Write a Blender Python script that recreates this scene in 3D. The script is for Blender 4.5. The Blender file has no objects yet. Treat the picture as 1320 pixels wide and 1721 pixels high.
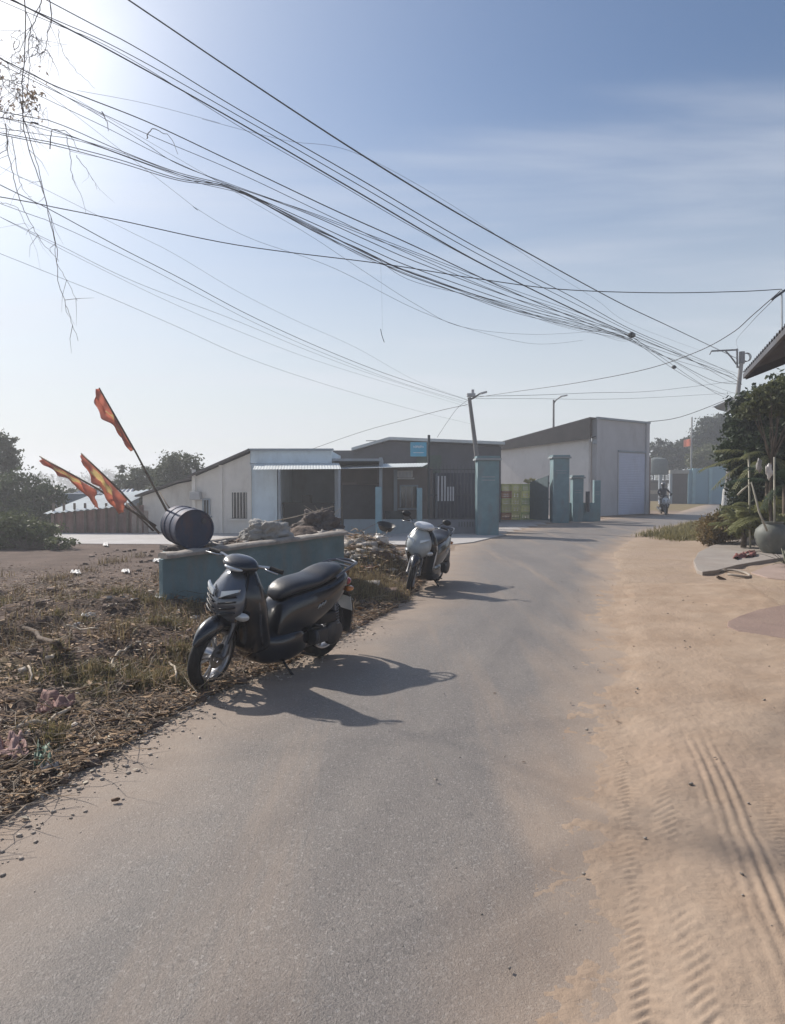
import bpy, math, random
import numpy as np
from mathutils import Vector, Matrix, noise as mnoise
R = math.radians
rnd = random.Random(7)
rs = np.random.RandomState(11)
SC = bpy.context.scene
COL = SC.collection

# ------------------------------------------------------------------ camera
CAM_H, F, HOR = 1.6, 1200.0, 815.0
PITCH = math.atan((860.5 - HOR) / F)
cam = bpy.data.cameras.new("camera")
cam.sensor_fit = 'VERTICAL'; cam.sensor_height = 36.0; cam.lens = F / 1721 * 36.0
cam.clip_start = 0.05; cam.clip_end = 2500
camo = bpy.data.objects.new("camera", cam); COL.objects.link(camo)
camo.location = (0, 0, CAM_H); camo.rotation_euler = (math.pi / 2 - PITCH, 0, 0)
SC.camera = camo

def P(px, py, d):
    "photograph pixel at distance d (metres along +Y) -> world point"
    a = (px - 660) / F; b = -(py - 860.5) / F
    c, s = math.cos(PITCH), math.sin(PITCH)
    y = c + s * b; z = -s + c * b
    k = d / y
    return Vector((a * k, d, CAM_H + z * k))
def G(px, py, z=0.0):
    a = (px - 660) / F; b = -(py - 860.5) / F
    c, s = math.cos(PITCH), math.sin(PITCH)
    y = c + s * b; zz = -s + c * b
    k = (z - CAM_H) / zz
    return Vector((a * k, y * k, z))

# ------------------------------------------------------------------ sun, sky, exposure
SUN_AZ, SUN_EL = 49.0, 37.0          # degrees left of the view, above the horizon
sdir = Vector((-math.sin(R(SUN_AZ)) * math.cos(R(SUN_EL)), math.cos(R(SUN_AZ)) * math.cos(R(SUN_EL)), math.sin(R(SUN_EL))))
sl = bpy.data.lights.new("sun", 'SUN'); sl.energy = 3.6; sl.angle = R(1.0); sl.color = (1.0, 0.93, 0.84)
so = bpy.data.objects.new("sun", sl); COL.objects.link(so)
so.rotation_euler = (-sdir).to_track_quat('-Z', 'Y').to_euler(); so.location = sdir * 50
SC.view_settings.view_transform = 'Standard'; SC.view_settings.look = 'None'
SC.view_settings.gamma = 1.0; SC.view_settings.exposure = 0.55

W = bpy.data.worlds.new("World"); SC.world = W; W.use_nodes = True
nt = W.node_tree; N = nt.nodes; L = nt.links; N.clear()
def wn(t, **k):
    n = N.new(t)
    for a, b in k.items(): setattr(n, a, b)
    return n
sky = wn('ShaderNodeTexSky', sky_type='NISHITA', sun_disc=False, sun_elevation=R(SUN_EL), sun_rotation=R(-SUN_AZ), dust_density=1.2, air_density=1.0, ozone_density=2.0, altitude=0)
geo = wn('ShaderNodeTexCoord')
sep = wn('ShaderNodeSeparateXYZ'); L.new(geo.outputs['Generated'], sep.inputs[0])
def math_(op, a, b=None, clamp=False):
    n = wn('ShaderNodeMath', operation=op); n.use_clamp = clamp
    for i, v in enumerate((a, b)):
        if v is None: continue
        if isinstance(v, (int, float)): n.inputs[i].default_value = v
        else: L.new(v, n.inputs[i])
    return n.outputs[0]
# thin veil of cloud: cloud mask on direction divided by height
zc = math_('MAXIMUM', sep.outputs[2], 0.04)
den = math_('ADD', zc, 0.12)
cx = math_('DIVIDE', sep.outputs[0], den); cy = math_('DIVIDE', sep.outputs[1], den)
comb = wn('ShaderNodeCombineXYZ'); L.new(cx, comb.inputs[0]); L.new(cy, comb.inputs[1])
mp = wn('ShaderNodeMapping'); L.new(comb.outputs[0], mp.inputs[0]); mp.inputs['Scale'].default_value = (0.45, 1.5, 1); mp.inputs['Location'].default_value = (3.1, 1.2, 0); mp.inputs['Rotation'].default_value = (0, 0, 0.5)
cn = wn('ShaderNodeTexNoise'); L.new(mp.outputs[0], cn.inputs['Vector']); cn.inputs['Scale'].default_value = 1.3; cn.inputs['Detail'].default_value = 7; cn.inputs['Roughness'].default_value = 0.5; cn.inputs['Distortion'].default_value = 0.4
cr = wn('ShaderNodeMapRange', interpolation_type='SMOOTHSTEP'); L.new(cn.outputs[0], cr.inputs[0]); cr.inputs[1].default_value = 0.46; cr.inputs[2].default_value = 0.72; cr.inputs[3].default_value = 0; cr.inputs[4].default_value = 0.42
# whitening towards the horizon
hz = wn('ShaderNodeMapRange', interpolation_type='SMOOTHSTEP'); L.new(sep.outputs[2], hz.inputs[0]); hz.inputs[1].default_value = -0.02; hz.inputs[2].default_value = 0.50; hz.inputs[3].default_value = 0.93; hz.inputs[4].default_value = 0.0
# glow round the sun
dt = wn('ShaderNodeVectorMath', operation='DOT_PRODUCT'); L.new(geo.outputs['Generated'], dt.inputs[0]); dt.inputs[1].default_value = sdir
gm = math_('MAXIMUM', dt.outputs['Value'], 0.0)
gl1 = math_('POWER', gm, 8.0); gl2 = math_('POWER', gm, 30.0)
def mixc(fac, a, b, bt='MIX'):
    n = wn('ShaderNodeMix', data_type='RGBA', blend_type=bt)
    if isinstance(fac, (int, float)): n.inputs[0].default_value = fac
    else: L.new(fac, n.inputs[0])
    for i, v in ((6, a), (7, b)):
        if isinstance(v, tuple): n.inputs[i].default_value = v
        else: L.new(v, n.inputs[i])
    return n.outputs[2]
skyd = mixc(1.0, sky.outputs[0], (.64, .69, .74, 1), 'MULTIPLY')
base = mixc(hz.outputs[0], skyd, (4.9, 5.15, 5.3, 1))
base = mixc(cr.outputs[0], base, (4.9, 5.1, 5.6, 1))
base = mixc(math_('MULTIPLY', gl1, 0.5, True), base, (6.8, 7.0, 7.4, 1))
cdir = (P(-40, 40, 10) - Vector((0, 0, CAM_H))).normalized()
dt2 = wn('ShaderNodeVectorMath', operation='DOT_PRODUCT'); L.new(geo.outputs['Generated'], dt2.inputs[0]); dt2.inputs[1].default_value = cdir
veil = math_('POWER', math_('MAXIMUM', dt2.outputs['Value'], 0.0), 110.0)
veil = math_('MULTIPLY', veil, math_('ADD', math_('MULTIPLY', cn.outputs[0], 1.2), 0.25), True)
base = mixc(veil, base, (9.5, 9.6, 10.0, 1))
base = mixc(math_('MULTIPLY', gl2, 0.9, True), base, (13, 12.8, 12.5, 1))
bg = wn('ShaderNodeBackground'); L.new(base, bg.inputs[0]); bg.inputs[1].default_value = 0.105
wo = wn('ShaderNodeOutputWorld'); L.new(bg.outputs[0], wo.inputs[0])

# ------------------------------------------------------------------ materials
def srgb(r, g, b):
    f = lambda c: (c / 255 / 12.92) if c / 255 <= .04045 else ((c / 255 + .055) / 1.055) ** 2.4
    return (f(r), f(g), f(b))
MC = {}
def mat(name, col, rough=.7, metal=0., vary=.15, scale=6., bump=.0, bscale=60., coat=0., col2=None, grime=None, gscale=1.5, gamt=.5, spec=.5, trans=0., wave=None):
    if name in MC: return MC[name]
    m = bpy.data.materials.new(name); m.use_nodes = True; nt = m.node_tree; N = nt.nodes; L = nt.links
    b = N['Principled BSDF']
    b.inputs['Roughness'].default_value = rough; b.inputs['Metallic'].default_value = metal
    b.inputs['Coat Weight'].default_value = coat; b.inputs['Coat Roughness'].default_value = .08
    b.inputs['Specular IOR Level'].default_value = spec
    tc = N.new('ShaderNodeTexCoord')
    no = N.new('ShaderNodeTexNoise'); no.inputs['Scale'].default_value = scale; no.inputs['Detail'].default_value = 5; no.inputs['Roughness'].default_value = .6
    L.new(tc.outputs['Object'], no.inputs['Vector'])
    ra = N.new('ShaderNodeMapRange'); ra.inputs[1].default_value = .3; ra.inputs[2].default_value = .7
    L.new(no.outputs[0], ra.inputs[0])
    mx = N.new('ShaderNodeMix'); mx.data_type = 'RGBA'; L.new(ra.outputs[0], mx.inputs[0])
    c2 = col2 if col2 else tuple(min(1, c * (1 + vary)) for c in col)
    c1 = col if col2 else tuple(c * (1 - vary) for c in col)
    mx.inputs[6].default_value = (*c1, 1); mx.inputs[7].default_value = (*c2, 1)
    out = mx.outputs[2]
    if grime:
        g = N.new('ShaderNodeTexNoise'); g.inputs['Scale'].default_value = gscale; g.inputs['Detail'].default_value = 8; g.inputs['Roughness'].default_value = .7
        mp = N.new('ShaderNodeMapping'); mp.inputs['Scale'].default_value = (1, 1, .35); L.new(tc.outputs['Object'], mp.inputs[0]); L.new(mp.outputs[0], g.inputs['Vector'])
        gr = N.new('ShaderNodeMapRange'); gr.inputs[1].default_value = .48; gr.inputs[2].default_value = .72; gr.inputs[4].default_value = gamt
        L.new(g.outputs[0], gr.inputs[0])
        m2 = N.new('ShaderNodeMix'); m2.data_type = 'RGBA'; L.new(gr.outputs[0], m2.inputs[0]); L.new(out, m2.inputs[6]); m2.inputs[7].default_value = (*grime, 1)
        out = m2.outputs[2]
    L.new(out, b.inputs['Base Color'])
    if bump:
        bn = N.new('ShaderNodeTexNoise'); bn.inputs['Scale'].default_value = bscale; bn.inputs['Detail'].default_value = 4
        L.new(tc.outputs['Object'], bn.inputs['Vector'])
        bp = N.new('ShaderNodeBump'); bp.inputs['Strength'].default_value = bump; bp.inputs['Distance'].default_value = .02
        L.new(bn.outputs[0], bp.inputs['Height']); L.new(bp.outputs[0], b.inputs['Normal'])
    if trans:
        tr = N.new('ShaderNodeBsdfTranslucent'); L.new(out, tr.inputs[0])
        ms = N.new('ShaderNodeMixShader'); ms.inputs[0].default_value = trans
        L.new(b.outputs[0], ms.inputs[1]); L.new(tr.outputs[0], ms.inputs[2]); L.new(ms.outputs[0], N['Material Output'].inputs[0])
    MC[name] = m
    return m

# ------------------------------------------------------------------ mesh builder
class MB:
    def __init__(s): s.v = []; s.f = []
    def add(s, vs, fs):
        o = len(s.v); s.v += [Vector(v) for v in vs]; s.f += [tuple(i + o for i in f) for f in fs]; return s
    def xf(s, M, start=0):
        for i in range(start, len(s.v)): s.v[i] = M @ s.v[i]
        return s
    def box(s, c, d, M=None, taper=1.0):
        x, y, z = d[0] / 2, d[1] / 2, d[2] / 2; t = taper
        vs = [Vector(p) for p in ((-x, -y, -z), (x, -y, -z), (x, y, -z), (-x, y, -z), (-x * t, -y * t, z), (x * t, -y * t, z), (x * t, y * t, z), (-x * t, y * t, z))]
        if M is not None: vs = [M @ v for v in vs]
        return s.add([v + Vector(c) for v in vs], [(0, 3, 2, 1), (4, 5, 6, 7), (0, 1, 5, 4), (1, 2, 6, 5), (2, 3, 7, 6), (3, 0, 4, 7)])
    def quadbox(s, pts, thick):
        "prism from a planar outline, thickness vector"
        n = len(pts); t = Vector(thick); pts = [Vector(p) for p in pts]
        return s.add(pts + [p + t for p in pts], [tuple(range(n))[::-1], tuple(range(n, 2 * n))] + [(i, (i + 1) % n, n + (i + 1) % n, n + i) for i in range(n)])
    def tube(s, pts, r, seg=8, cap=True):
        pts = [Vector(p) for p in pts]; n = len(pts)
        rr = r if isinstance(r, (list, tuple)) else [r] * n
        o = len(s.v); up = None
        for i, p in enumerate(pts):
            t = (pts[min(i + 1, n - 1)] - pts[max(i - 1, 0)]).normalized()
            if up is None: up = t.orthogonal().normalized()
            up = (up - t * up.dot(t))
            up = up.normalized() if up.length > 1e-6 else t.orthogonal().normalized()
            b = t.cross(up)
            for k in range(seg):
                a = 2 * math.pi * k / seg
                s.v.append(p + (up * math.cos(a) + b * math.sin(a)) * rr[i])
        for i in range(n - 1):
            for k in range(seg):
                s.f.append((o + i * seg + k, o + i * seg + (k + 1) % seg, o + (i + 1) * seg + (k + 1) % seg, o + (i + 1) * seg + k))
        if cap:
            s.f.append(tuple(o + k for k in range(seg))[::-1]); s.f.append(tuple(o + (n - 1) * seg + k for k in range(seg)))
        return s
    def rings(s, rings, closed=False, cap=True):
        n = len(rings); m = len(rings[0]); o = len(s.v)
        for r in rings: s.v += [Vector(p) for p in r]
        for i in range(n if closed else n - 1):
            j = (i + 1) % n
            for k in range(m): s.f.append((o + i * m + k, o + i * m + (k + 1) % m, o + j * m + (k + 1) % m, o + j * m + k))
        if cap and not closed:
            s.f.append(tuple(o + k for k in range(m))[::-1]); s.f.append(tuple(o + (n - 1) * m + k for k in range(m)))
        return s
    def lathe(s, prof, seg=32, axis='Z', cap=True):
        rings = []
        for r, h in prof:
            ring = []
            for k in range(seg):
                a = 2 * math.pi * k / seg; c, q = r * math.cos(a), r * math.sin(a)
                ring.append((c, q, h) if axis == 'Z' else ((q, h, c) if axis == 'Y' else (h, c, q)))
            rings.append(ring)
        return s.rings(rings, cap=cap)
    def build(s, name, m, parent=None, smooth=False, sub=0, bevel=0., kind=None, auto=None):
        me = bpy.data.meshes.new(name); me.from_pydata(s.v, [], s.f); me.update()
        import bmesh
        bm = bmesh.new(); bm.from_mesh(me); bmesh.ops.recalc_face_normals(bm, faces=bm.faces); bm.to_mesh(me); bm.free()
        if m is not None:
            for mm in (m if isinstance(m, (list, tuple)) else [m]): me.materials.append(mm)
        o = bpy.data.objects.new(name, me); COL.objects.link(o)
        if smooth:
            for p in me.polygons: p.use_smooth = True
            if auto: me.set_sharp_from_angle(angle=R(auto))
        if parent is not None: o.parent = parent
        if bevel:
            b = o.modifiers.new('bevel', 'BEVEL'); b.width = bevel; b.segments = 2; b.limit_method = 'ANGLE'
        if sub:
            q = o.modifiers.new('sub', 'SUBSURF'); q.levels = sub; q.render_levels = sub
        if kind: o['kind'] = kind
        return o
def tag(o, label, cat, group=None):
    o['label'] = label; o['category'] = cat
    if group: o['group'] = group
    return o
def thing(name, label, cat, loc=(0, 0, 0), rot=(0, 0, 0), group=None):
    o = bpy.data.objects.new(name, None); COL.objects.link(o); o.location = loc; o.rotation_euler = rot
    o.empty_display_size = .2
    return tag(o, label, cat, group)
def raw(name, V, Fq, m, parent=None, kind=None, smooth=False):
    "fast mesh of quads or tris from numpy"
    me = bpy.data.meshes.new(name); nv, nf, k = len(V), len(Fq), Fq.shape[1]
    me.vertices.add(nv); me.vertices.foreach_set('co', V.astype(np.float32).ravel())
    me.loops.add(nf * k); me.loops.foreach_set('vertex_index', Fq.astype(np.int32).ravel())
    me.polygons.add(nf); me.polygons.foreach_set('loop_start', np.arange(0, nf * k, k, dtype=np.int32)); me.polygons.foreach_set('loop_total', np.full(nf, k, dtype=np.int32))
    if smooth: me.polygons.foreach_set('use_smooth', np.ones(nf, dtype=bool))
    me.update(); me.validate()
    if m is not None: me.materials.append(m)
    o = bpy.data.objects.new(name, me); COL.objects.link(o)
    if parent is not None: o.parent = parent
    if kind: o['kind'] = kind
    return o

# ------------------------------------------------------------------ noise for heights
def _h(ix, iy, seed):
    n = (ix.astype(np.int64) * 374761393 + iy.astype(np.int64) * 668265263 + seed * 1442695041) & 0xffffffff
    n = ((n ^ (n >> 13)) * 1274126177) & 0xffffffff
    return ((n ^ (n >> 16)) & 0xffff) / 65535.0
def vn(x, y, seed=0):
    ix, iy = np.floor(x), np.floor(y); fx, fy = x - ix, y - iy
    fx = fx * fx * (3 - 2 * fx); fy = fy * fy * (3 - 2 * fy)
    a = _h(ix, iy, seed); b = _h(ix + 1, iy, seed); c = _h(ix, iy + 1, seed); d = _h(ix + 1, iy + 1, seed)
    return (a * (1 - fx) + b * fx) * (1 - fy) + (c * (1 - fx) + d * fx) * fy
def fbm(x, y, seed=0, o=4):
    t = 0; a = .5
    for i in range(o): t = t + a * vn(x * 2 ** i, y * 2 ** i, seed + i); a *= .5
    return t / (1 - .5 ** o)
def sst(a, b, x):
    t = np.clip((x - a) / (b - a), 0, 1); return t * t * (3 - 2 * t)
def seg_dist(x, y, pts):
    d = np.full(np.shape(x), 1e9)
    for (ax, ay), (bx, by) in zip(pts[:-1], pts[1:]):
        dx, dy = bx - ax, by - ay; t = np.clip(((x - ax) * dx + (y - ay) * dy) / (dx * dx + dy * dy), 0, 1)
        d = np.minimum(d, np.hypot(x - ax - t * dx, y - ay - t * dy))
    return d
def inside(x, y, poly):
    r = np.zeros(np.shape(x), bool); n = len(poly)
    for i in range(n):
        ax, ay = poly[i]; bx, by = poly[(i + 1) % n]
        c = ((ay > y) != (by > y)) & (x < (bx - ax) * (y - ay) / (by - ay + 1e-12) + ax)
        r ^= c
    return r

ROAD_L = [(-2.9, -14), (-2.2, -2), (-1.98, 2.2), (-1.86, 3.3), (-1.68, 4.05), (-1.5, 4.9), (-1.25, 5.6), (-.95, 6.2), (-.55, 7.4), (.0, 9), (.32, 10.4), (.75, 13), (1.2, 16), (1.7, 18.6), (2.7, 21.6), (3.9, 23.6), (6.9, 29.7), (10.4, 34.0), (14.3, 37.6), (19.5, 46), (24.5, 56), (31, 69), (48, 100)]
ROAD_R = [(1.1, -14), (.7, -2), (.78, 2.1), (1.66, 5), (3.3, 10.4), (5.2, 16.7), (7.0, 21), (9.6, 25.6), (15, 33), (21, 41), (28, 52), (38, 66), (56, 96)]
ROAD = ROAD_L + ROAD_R[::-1]
def road_sd(x, y):
    d = np.minimum(seg_dist(x, y, ROAD_L), seg_dist(x, y, ROAD_R))
    return np.where(inside(x, y, ROAD), -d, d)
def edge_r(y):
    return np.interp(y, [p[1] for p in ROAD_R], [p[0] for p in ROAD_R])
def edge_l(y):
    return np.interp(y, [p[1] for p in ROAD_L], [p[0] for p in ROAD_L])

def ground_h(x, y):
    x = np.asarray(x, float); y = np.asarray(y, float)
    sd = road_sd(x, y)
    # edge crosses the road sheet height irregularly
    e = sst(-.28, .22, sd + (fbm(x * 3, y * 3, 3) - .5) * .35)
    h = -.035 + .055 * e
    left = (x < edge_l(y)) & (y < 19)
    rough = sst(.1, 1.4, sd)
    lump = (fbm(x * 1.1, y * 1.1, 21) - .35) * .36 + (fbm(x * 4, y * 4, 33) - .45) * .17 + (fbm(x * 14, y * 14, 37) - .5) * .035
    near = (1 - sst(8.5, 11.5, y)) * .9 + .12
    fadeo = 1 - sst(16.5, 18.6, y)
    h = h + np.where(left, rough * lump * near * fadeo, 0)
    # mound behind and below the teal tank
    mound = .22 * np.exp(-(((x + 3.6) / 1.7) ** 2 + ((y - 8.0) / 2.0) ** 2))
    h = h + np.where(left, mound * sst(.1, .9, sd), 0)
    # rubble pile to the right of the tank
    pile = .55 * np.exp(-(((x + .55) / .75) ** 2 + ((y - 13.0) / 1.5) ** 2))
    h = h + np.where(left, pile * sst(0.2, .7, sd), 0)
    right = (x > edge_r(y))
    h = h + np.where(right, sst(.1, 1.5, sd) * ((fbm(x * 1.3, y * 1.3, 51) - .45) * .07 + (fbm(x * 5, y * 5, 55) - .5) * .012) * (1 - sst(25, 40, y)), 0)
    return h

# ------------------------------------------------------------------ ground sheet
def spaced(lo, hi, flo, fhi, step, g=1.13):
    a = list(np.arange(flo, fhi, step)); s = step; v = a[-1]
    while v < hi: s *= g; v += s; a.append(v)
    s = step; v = flo; b = []
    while v > lo: s *= g; v -= s; b.append(v)
    return np.array(b[::-1] + a)
def shader(name):
    m = bpy.data.materials.new(name); m.use_nodes = True
    nt = m.node_tree; nn, ll = nt.nodes, nt.links
    class H: pass
    h = H(); h.m = m; h.n = nn; h.l = ll; h.b = nn['Principled BSDF']
    h.tc = nn.new('ShaderNodeTexCoord')
    def put(sock, v):
        if hasattr(v, 'is_linked') or hasattr(v, 'node'): ll.new(v, sock)
        elif isinstance(v, tuple): sock.default_value = v if len(v) == 4 else (*v, 1)
        else: sock.default_value = v
    def noise(scale, detail=4, rough=.55, vec=None, dist=0.):
        t = nn.new('ShaderNodeTexNoise'); t.inputs['Scale'].default_value = scale; t.inputs['Detail'].default_value = detail; t.inputs['Roughness'].default_value = rough; t.inputs['Distortion'].default_value = dist
        ll.new(vec or h.tc.outputs['Object'], t.inputs['Vector']); return t.outputs[0]
    def voro(scale, out='Distance', feature='F1', vec=None):
        t = nn.new('ShaderNodeTexVoronoi'); t.feature = feature; t.inputs['Scale'].default_value = scale
        ll.new(vec or h.tc.outputs['Object'], t.inputs['Vector']); return t.outputs[out]
    def rng(v, a, b, c=0., d=1.):
        t = nn.new('ShaderNodeMapRange'); ll.new(v, t.inputs[0])
        for i, q in enumerate((a, b, c, d)): t.inputs[i + 1].default_value = q
        return t.outputs[0]
    def mixn(f, a, b, bt='MIX'):
        t = nn.new('ShaderNodeMix'); t.data_type = 'RGBA'; t.blend_type = bt; put(t.inputs[0], f); put(t.inputs[6], a); put(t.inputs[7], b); return t.outputs[2]
    def mth(op, a, b=0., clamp=False):
        t = nn.new('ShaderNodeMath'); t.operation = op; t.use_clamp = clamp; put(t.inputs[0], a); put(t.inputs[1], b); return t.outputs[0]
    def attr(nm):
        t = nn.new('ShaderNodeAttribute'); t.attribute_name = nm; return t.outputs['Fac']
    def bump(hh, st, dist, prev=None):
        t = nn.new('ShaderNodeBump'); put(t.inputs['Strength'], st); t.inputs['Distance'].default_value = dist; ll.new(hh, t.inputs['Height'])
        if prev: ll.new(prev, t.inputs['Normal'])
        return t.outputs[0]
    def stretch(sx, sy, sz=1, rot=0):
        t = nn.new('ShaderNodeMapping'); t.inputs['Scale'].default_value = (sx, sy, sz); t.inputs['Rotation'].default_value = (0, 0, rot); ll.new(h.tc.outputs['Object'], t.inputs[0]); return t.outputs[0]
    h.noise, h.voro, h.rng, h.mix, h.mth, h.attr, h.bump, h.stretch = noise, voro, rng, mixn, mth, attr, bump, stretch
    return h
SAND = (.335, .25, .183); SAND2 = (.40, .312, .238)
SOIL = (.085, .058, .046); SOIL2 = (.145, .102, .082)
h = shader('earth')
soil = h.mix(h.rng(h.noise(1.4, 6, .65), .35, .65), SOIL, SOIL2)
soil = h.mix(h.rng(h.noise(38, 4, .7), .5, .75, 0, .45), soil, (.22, .165, .13))
soil = h.mix(h.rng(h.noise(9, 5, .7), .55, .75, 0, .6), soil, (.075, .06, .042))
sandc = h.mix(h.rng(h.noise(.9, 6, .6), .35, .68), SAND, SAND2)
sandc = h.mix(h.rng(h.noise(.45, 5, .6), .52, .7, 0, .55), sandc, (.33, .235, .185))
sandc = h.mix(h.rng(h.noise(120, 3, .7), .55, .75, 0, .35), sandc, (.24, .18, .13))
pavec = h.mix(h.rng(h.noise(.8, 6, .65), .35, .65), (.36, .33, .31), (.45, .42, .40))
grassc = h.mix(h.rng(h.noise(3, 6, .7), .35, .65), (.15, .115, .055), (.24, .19, .095))
c = h.mix(h.attr('sand'), soil, sandc); c = h.mix(h.attr('pave'), c, pavec); c = h.mix(h.attr('grass'), c, grassc)
h.l.new(c, h.b.inputs['Base Color']); h.b.inputs['Roughness'].default_value = .95; h.b.inputs['Specular IOR Level'].default_value = .2
bb = h.bump(h.noise(6, 8, .7), .5, .06); bb = h.bump(h.noise(70, 5, .7), .35, .012, bb); h.l.new(bb, h.b.inputs['Normal'])
M_EARTH = h.m
gx = spaced(-225, 225, -6.5, 6.5, .055, 1.12); gy = spaced(-50, 235, 1.8, 14, .06, 1.09)
X, Y = np.meshgrid(gx, gy); Z = ground_h(X, Y)
nx, ny = len(gx), len(gy)
V = np.stack([X.ravel(), Y.ravel(), Z.ravel()], 1)
i, j = np.meshgrid(np.arange(nx - 1), np.arange(ny - 1)); a = (j * nx + i).ravel()
Fq = np.stack([a, a + 1, a + nx + 1, a + nx], 1)
ground = raw('ground', V, Fq, M_EARTH, kind='structure', smooth=True)
def setattr_f(o, name, arr):
    at = o.data.attributes.new(name, 'FLOAT', 'POINT'); at.data.foreach_set('value', np.asarray(arr, np.float32).ravel())
nz = (fbm(X * .9, Y * .9, 71) - .5)
sd = road_sd(X, Y)
sandm = np.where(X > .5 * (edge_l(Y) + edge_r(Y)), 1 - sst(30, 60, Y), 0.75 * (1 - sst(.15, .75, sd + nz * .6)))
sandm = np.where((X < edge_l(Y)) & (Y > 14), np.maximum(sandm, .6 * sst(-.4, .6, nz * 2 + .3) * (X > -3)), sandm)
setattr_f(ground, 'sand', sandm)
yard = [(3.2, 22.4), (6.6, 30.2), (9.5, 35), (3.0, 40), (1.0, 30)]
pv = np.where(inside(X, Y, yard), 1.0, 0.0)
setattr_f(ground, 'pave', pv)
gp = [G(1085, 905), G(1125, 884), G(1165, 872), G(1240, 868), G(1300, 885), G(1240, 908), G(1130, 910)]
gpl = [(p.x, p.y) for p in gp]
gm_ = np.where(inside(X, Y, gpl), 1 - sst(0., .6, -(seg_dist(X, Y, gpl + gpl[:1]) - .6)), 0) * 0 + np.where(inside(X, Y, gpl), sst(0, .5, seg_dist(X, Y, gpl + gpl[:1]) + nz), 0)
gfar = np.where((Y > 45) | (np.abs(X) > 30), .9, 0)
gleft = np.where((X < edge_l(Y)) & (Y < 11), .55 * sst(.02, .16, (fbm(X * 1.7, Y * 1.7, 91) - .5)) * sst(.2, .6, sd), 0)
setattr_f(ground, 'grass', np.clip(gm_ + gfar + gleft, 0, 1))

# ------------------------------------------------------------------ road sheet
ys = np.concatenate([np.arange(-12, 1.5, .5), np.arange(1.5, 12, .1), np.arange(12, 30, .4), np.arange(30, 95, 1.5)])
us = np.linspace(0, 1, 25)
rv = []; el = []; er = []
for y in ys:
    # widen .45 m beyond each edge so that earth laps over it
    ly, ry = edge_l(y), edge_r(y)
    for u in us:
        x = ly - .5 + (ry - ly + 1.0) * u
        rv.append((x, y, .004)); el.append(x - ly); er.append(ry - x)
rv = np.array(rv); n = len(us)
i, j = np.meshgrid(np.arange(n - 1), np.arange(len(ys) - 1)); a = (j * n + i).ravel()
h = shader('asphalt')
grain = h.voro(150); grain2 = h.noise(95, 3, .7)
asp = h.mix(h.rng(h.noise(.7, 6, .6), .3, .7), (.156, .131, .115), (.203, .173, .152))
asp = h.mix(h.rng(grain, .1, .5, 0, .6), asp, (.27, .24, .215))
asp = h.mix(h.rng(h.voro(90, 'Color'), .70, .95, 0, .8), asp, (.38, .35, .32))
asp = h.mix(h.rng(h.voro(62, 'Color'), .80, .97, 0, .6), asp, (.07, .062, .058))
asp = h.mix(h.rng(h.voro(260, 'Color'), .3, .75, 0, .55), asp, (.085, .078, .075))
asp = h.mix(h.rng(h.noise(2.3, 7, .65, h.stretch(1, .35, 1, -.25)), .52, .72, 0, .35), asp, (.26, .225, .19))
dustr = h.rng(h.mth('ADD', h.attr('er'), h.mth('MULTIPLY', h.mth('SUBTRACT', h.noise(1.1, 5, .6, h.stretch(1.6, .3, 1, -.28)), .5), 1.5)), -.15, .85, 1.0, 0.)
dustl = h.rng(h.mth('ADD', h.attr('el'), h.mth('MULTIPLY', h.mth('SUBTRACT', h.noise(1.3, 5, .6), .5), 1.0)), -.1, 1.0, .8, 0.)
wp = h.rng(h.noise(.8, 6, .65, h.stretch(2.6, .16, 1, -.30)), .50, .68, 0, .42)
dust = h.mth('MAXIMUM', h.mth('MAXIMUM', dustr, dustl), wp)
dustc = h.mix(h.rng(h.noise(1.6, 6, .6), .35, .66), (.335, .245, .178), (.41, .315, .238))
dustc = h.mix(h.rng(h.noise(200, 3, .75), .52, .75, 0, .45), dustc, (.25, .175, .125))
dustc = h.mix(h.rng(h.noise(.8, 3, .5), .55, .7, 0, .4), dustc, (.39, .275, .20))
asp = h.mix(h.rng(h.noise(.5, 5, .6, h.stretch(1.3, .25, 1, -.25)), .5, .66, 0, .35), asp, (.115, .102, .096))
edgec = h.noise(5, 6, .7)
asp = h.mix(h.rng(h.voro(.9, 'Distance', 'DISTANCE_TO_EDGE', h.stretch(1, .7)), .0, .006, .0, 0.), asp, (.05, .045, .042))
c = h.mix(dust, asp, dustc)
h.l.new(c, h.b.inputs['Base Color'])
h.l.new(h.rng(dust, 0, 1, .56, .95), h.b.inputs['Roughness']); h.b.inputs['Specular IOR Level'].default_value = .5
bb = h.bump(h.noise(3, 6, .6), .25, .03)
bb = h.bump(h.noise(130, 2, .9), h.rng(dust, 0, 1, .7, .2), .008, bb); bb = h.bump(grain2, h.rng(dust, 0, 1, .6, .3), .006, bb); h.l.new(bb, h.b.inputs['Normal'])
M_ROAD = h.m
road = raw('road', rv, np.stack([a, a + 1, a + n + 1, a + n], 1), M_ROAD, kind='structure')
setattr_f(road, 'el', el); setattr_f(road, 'er', er)

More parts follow.
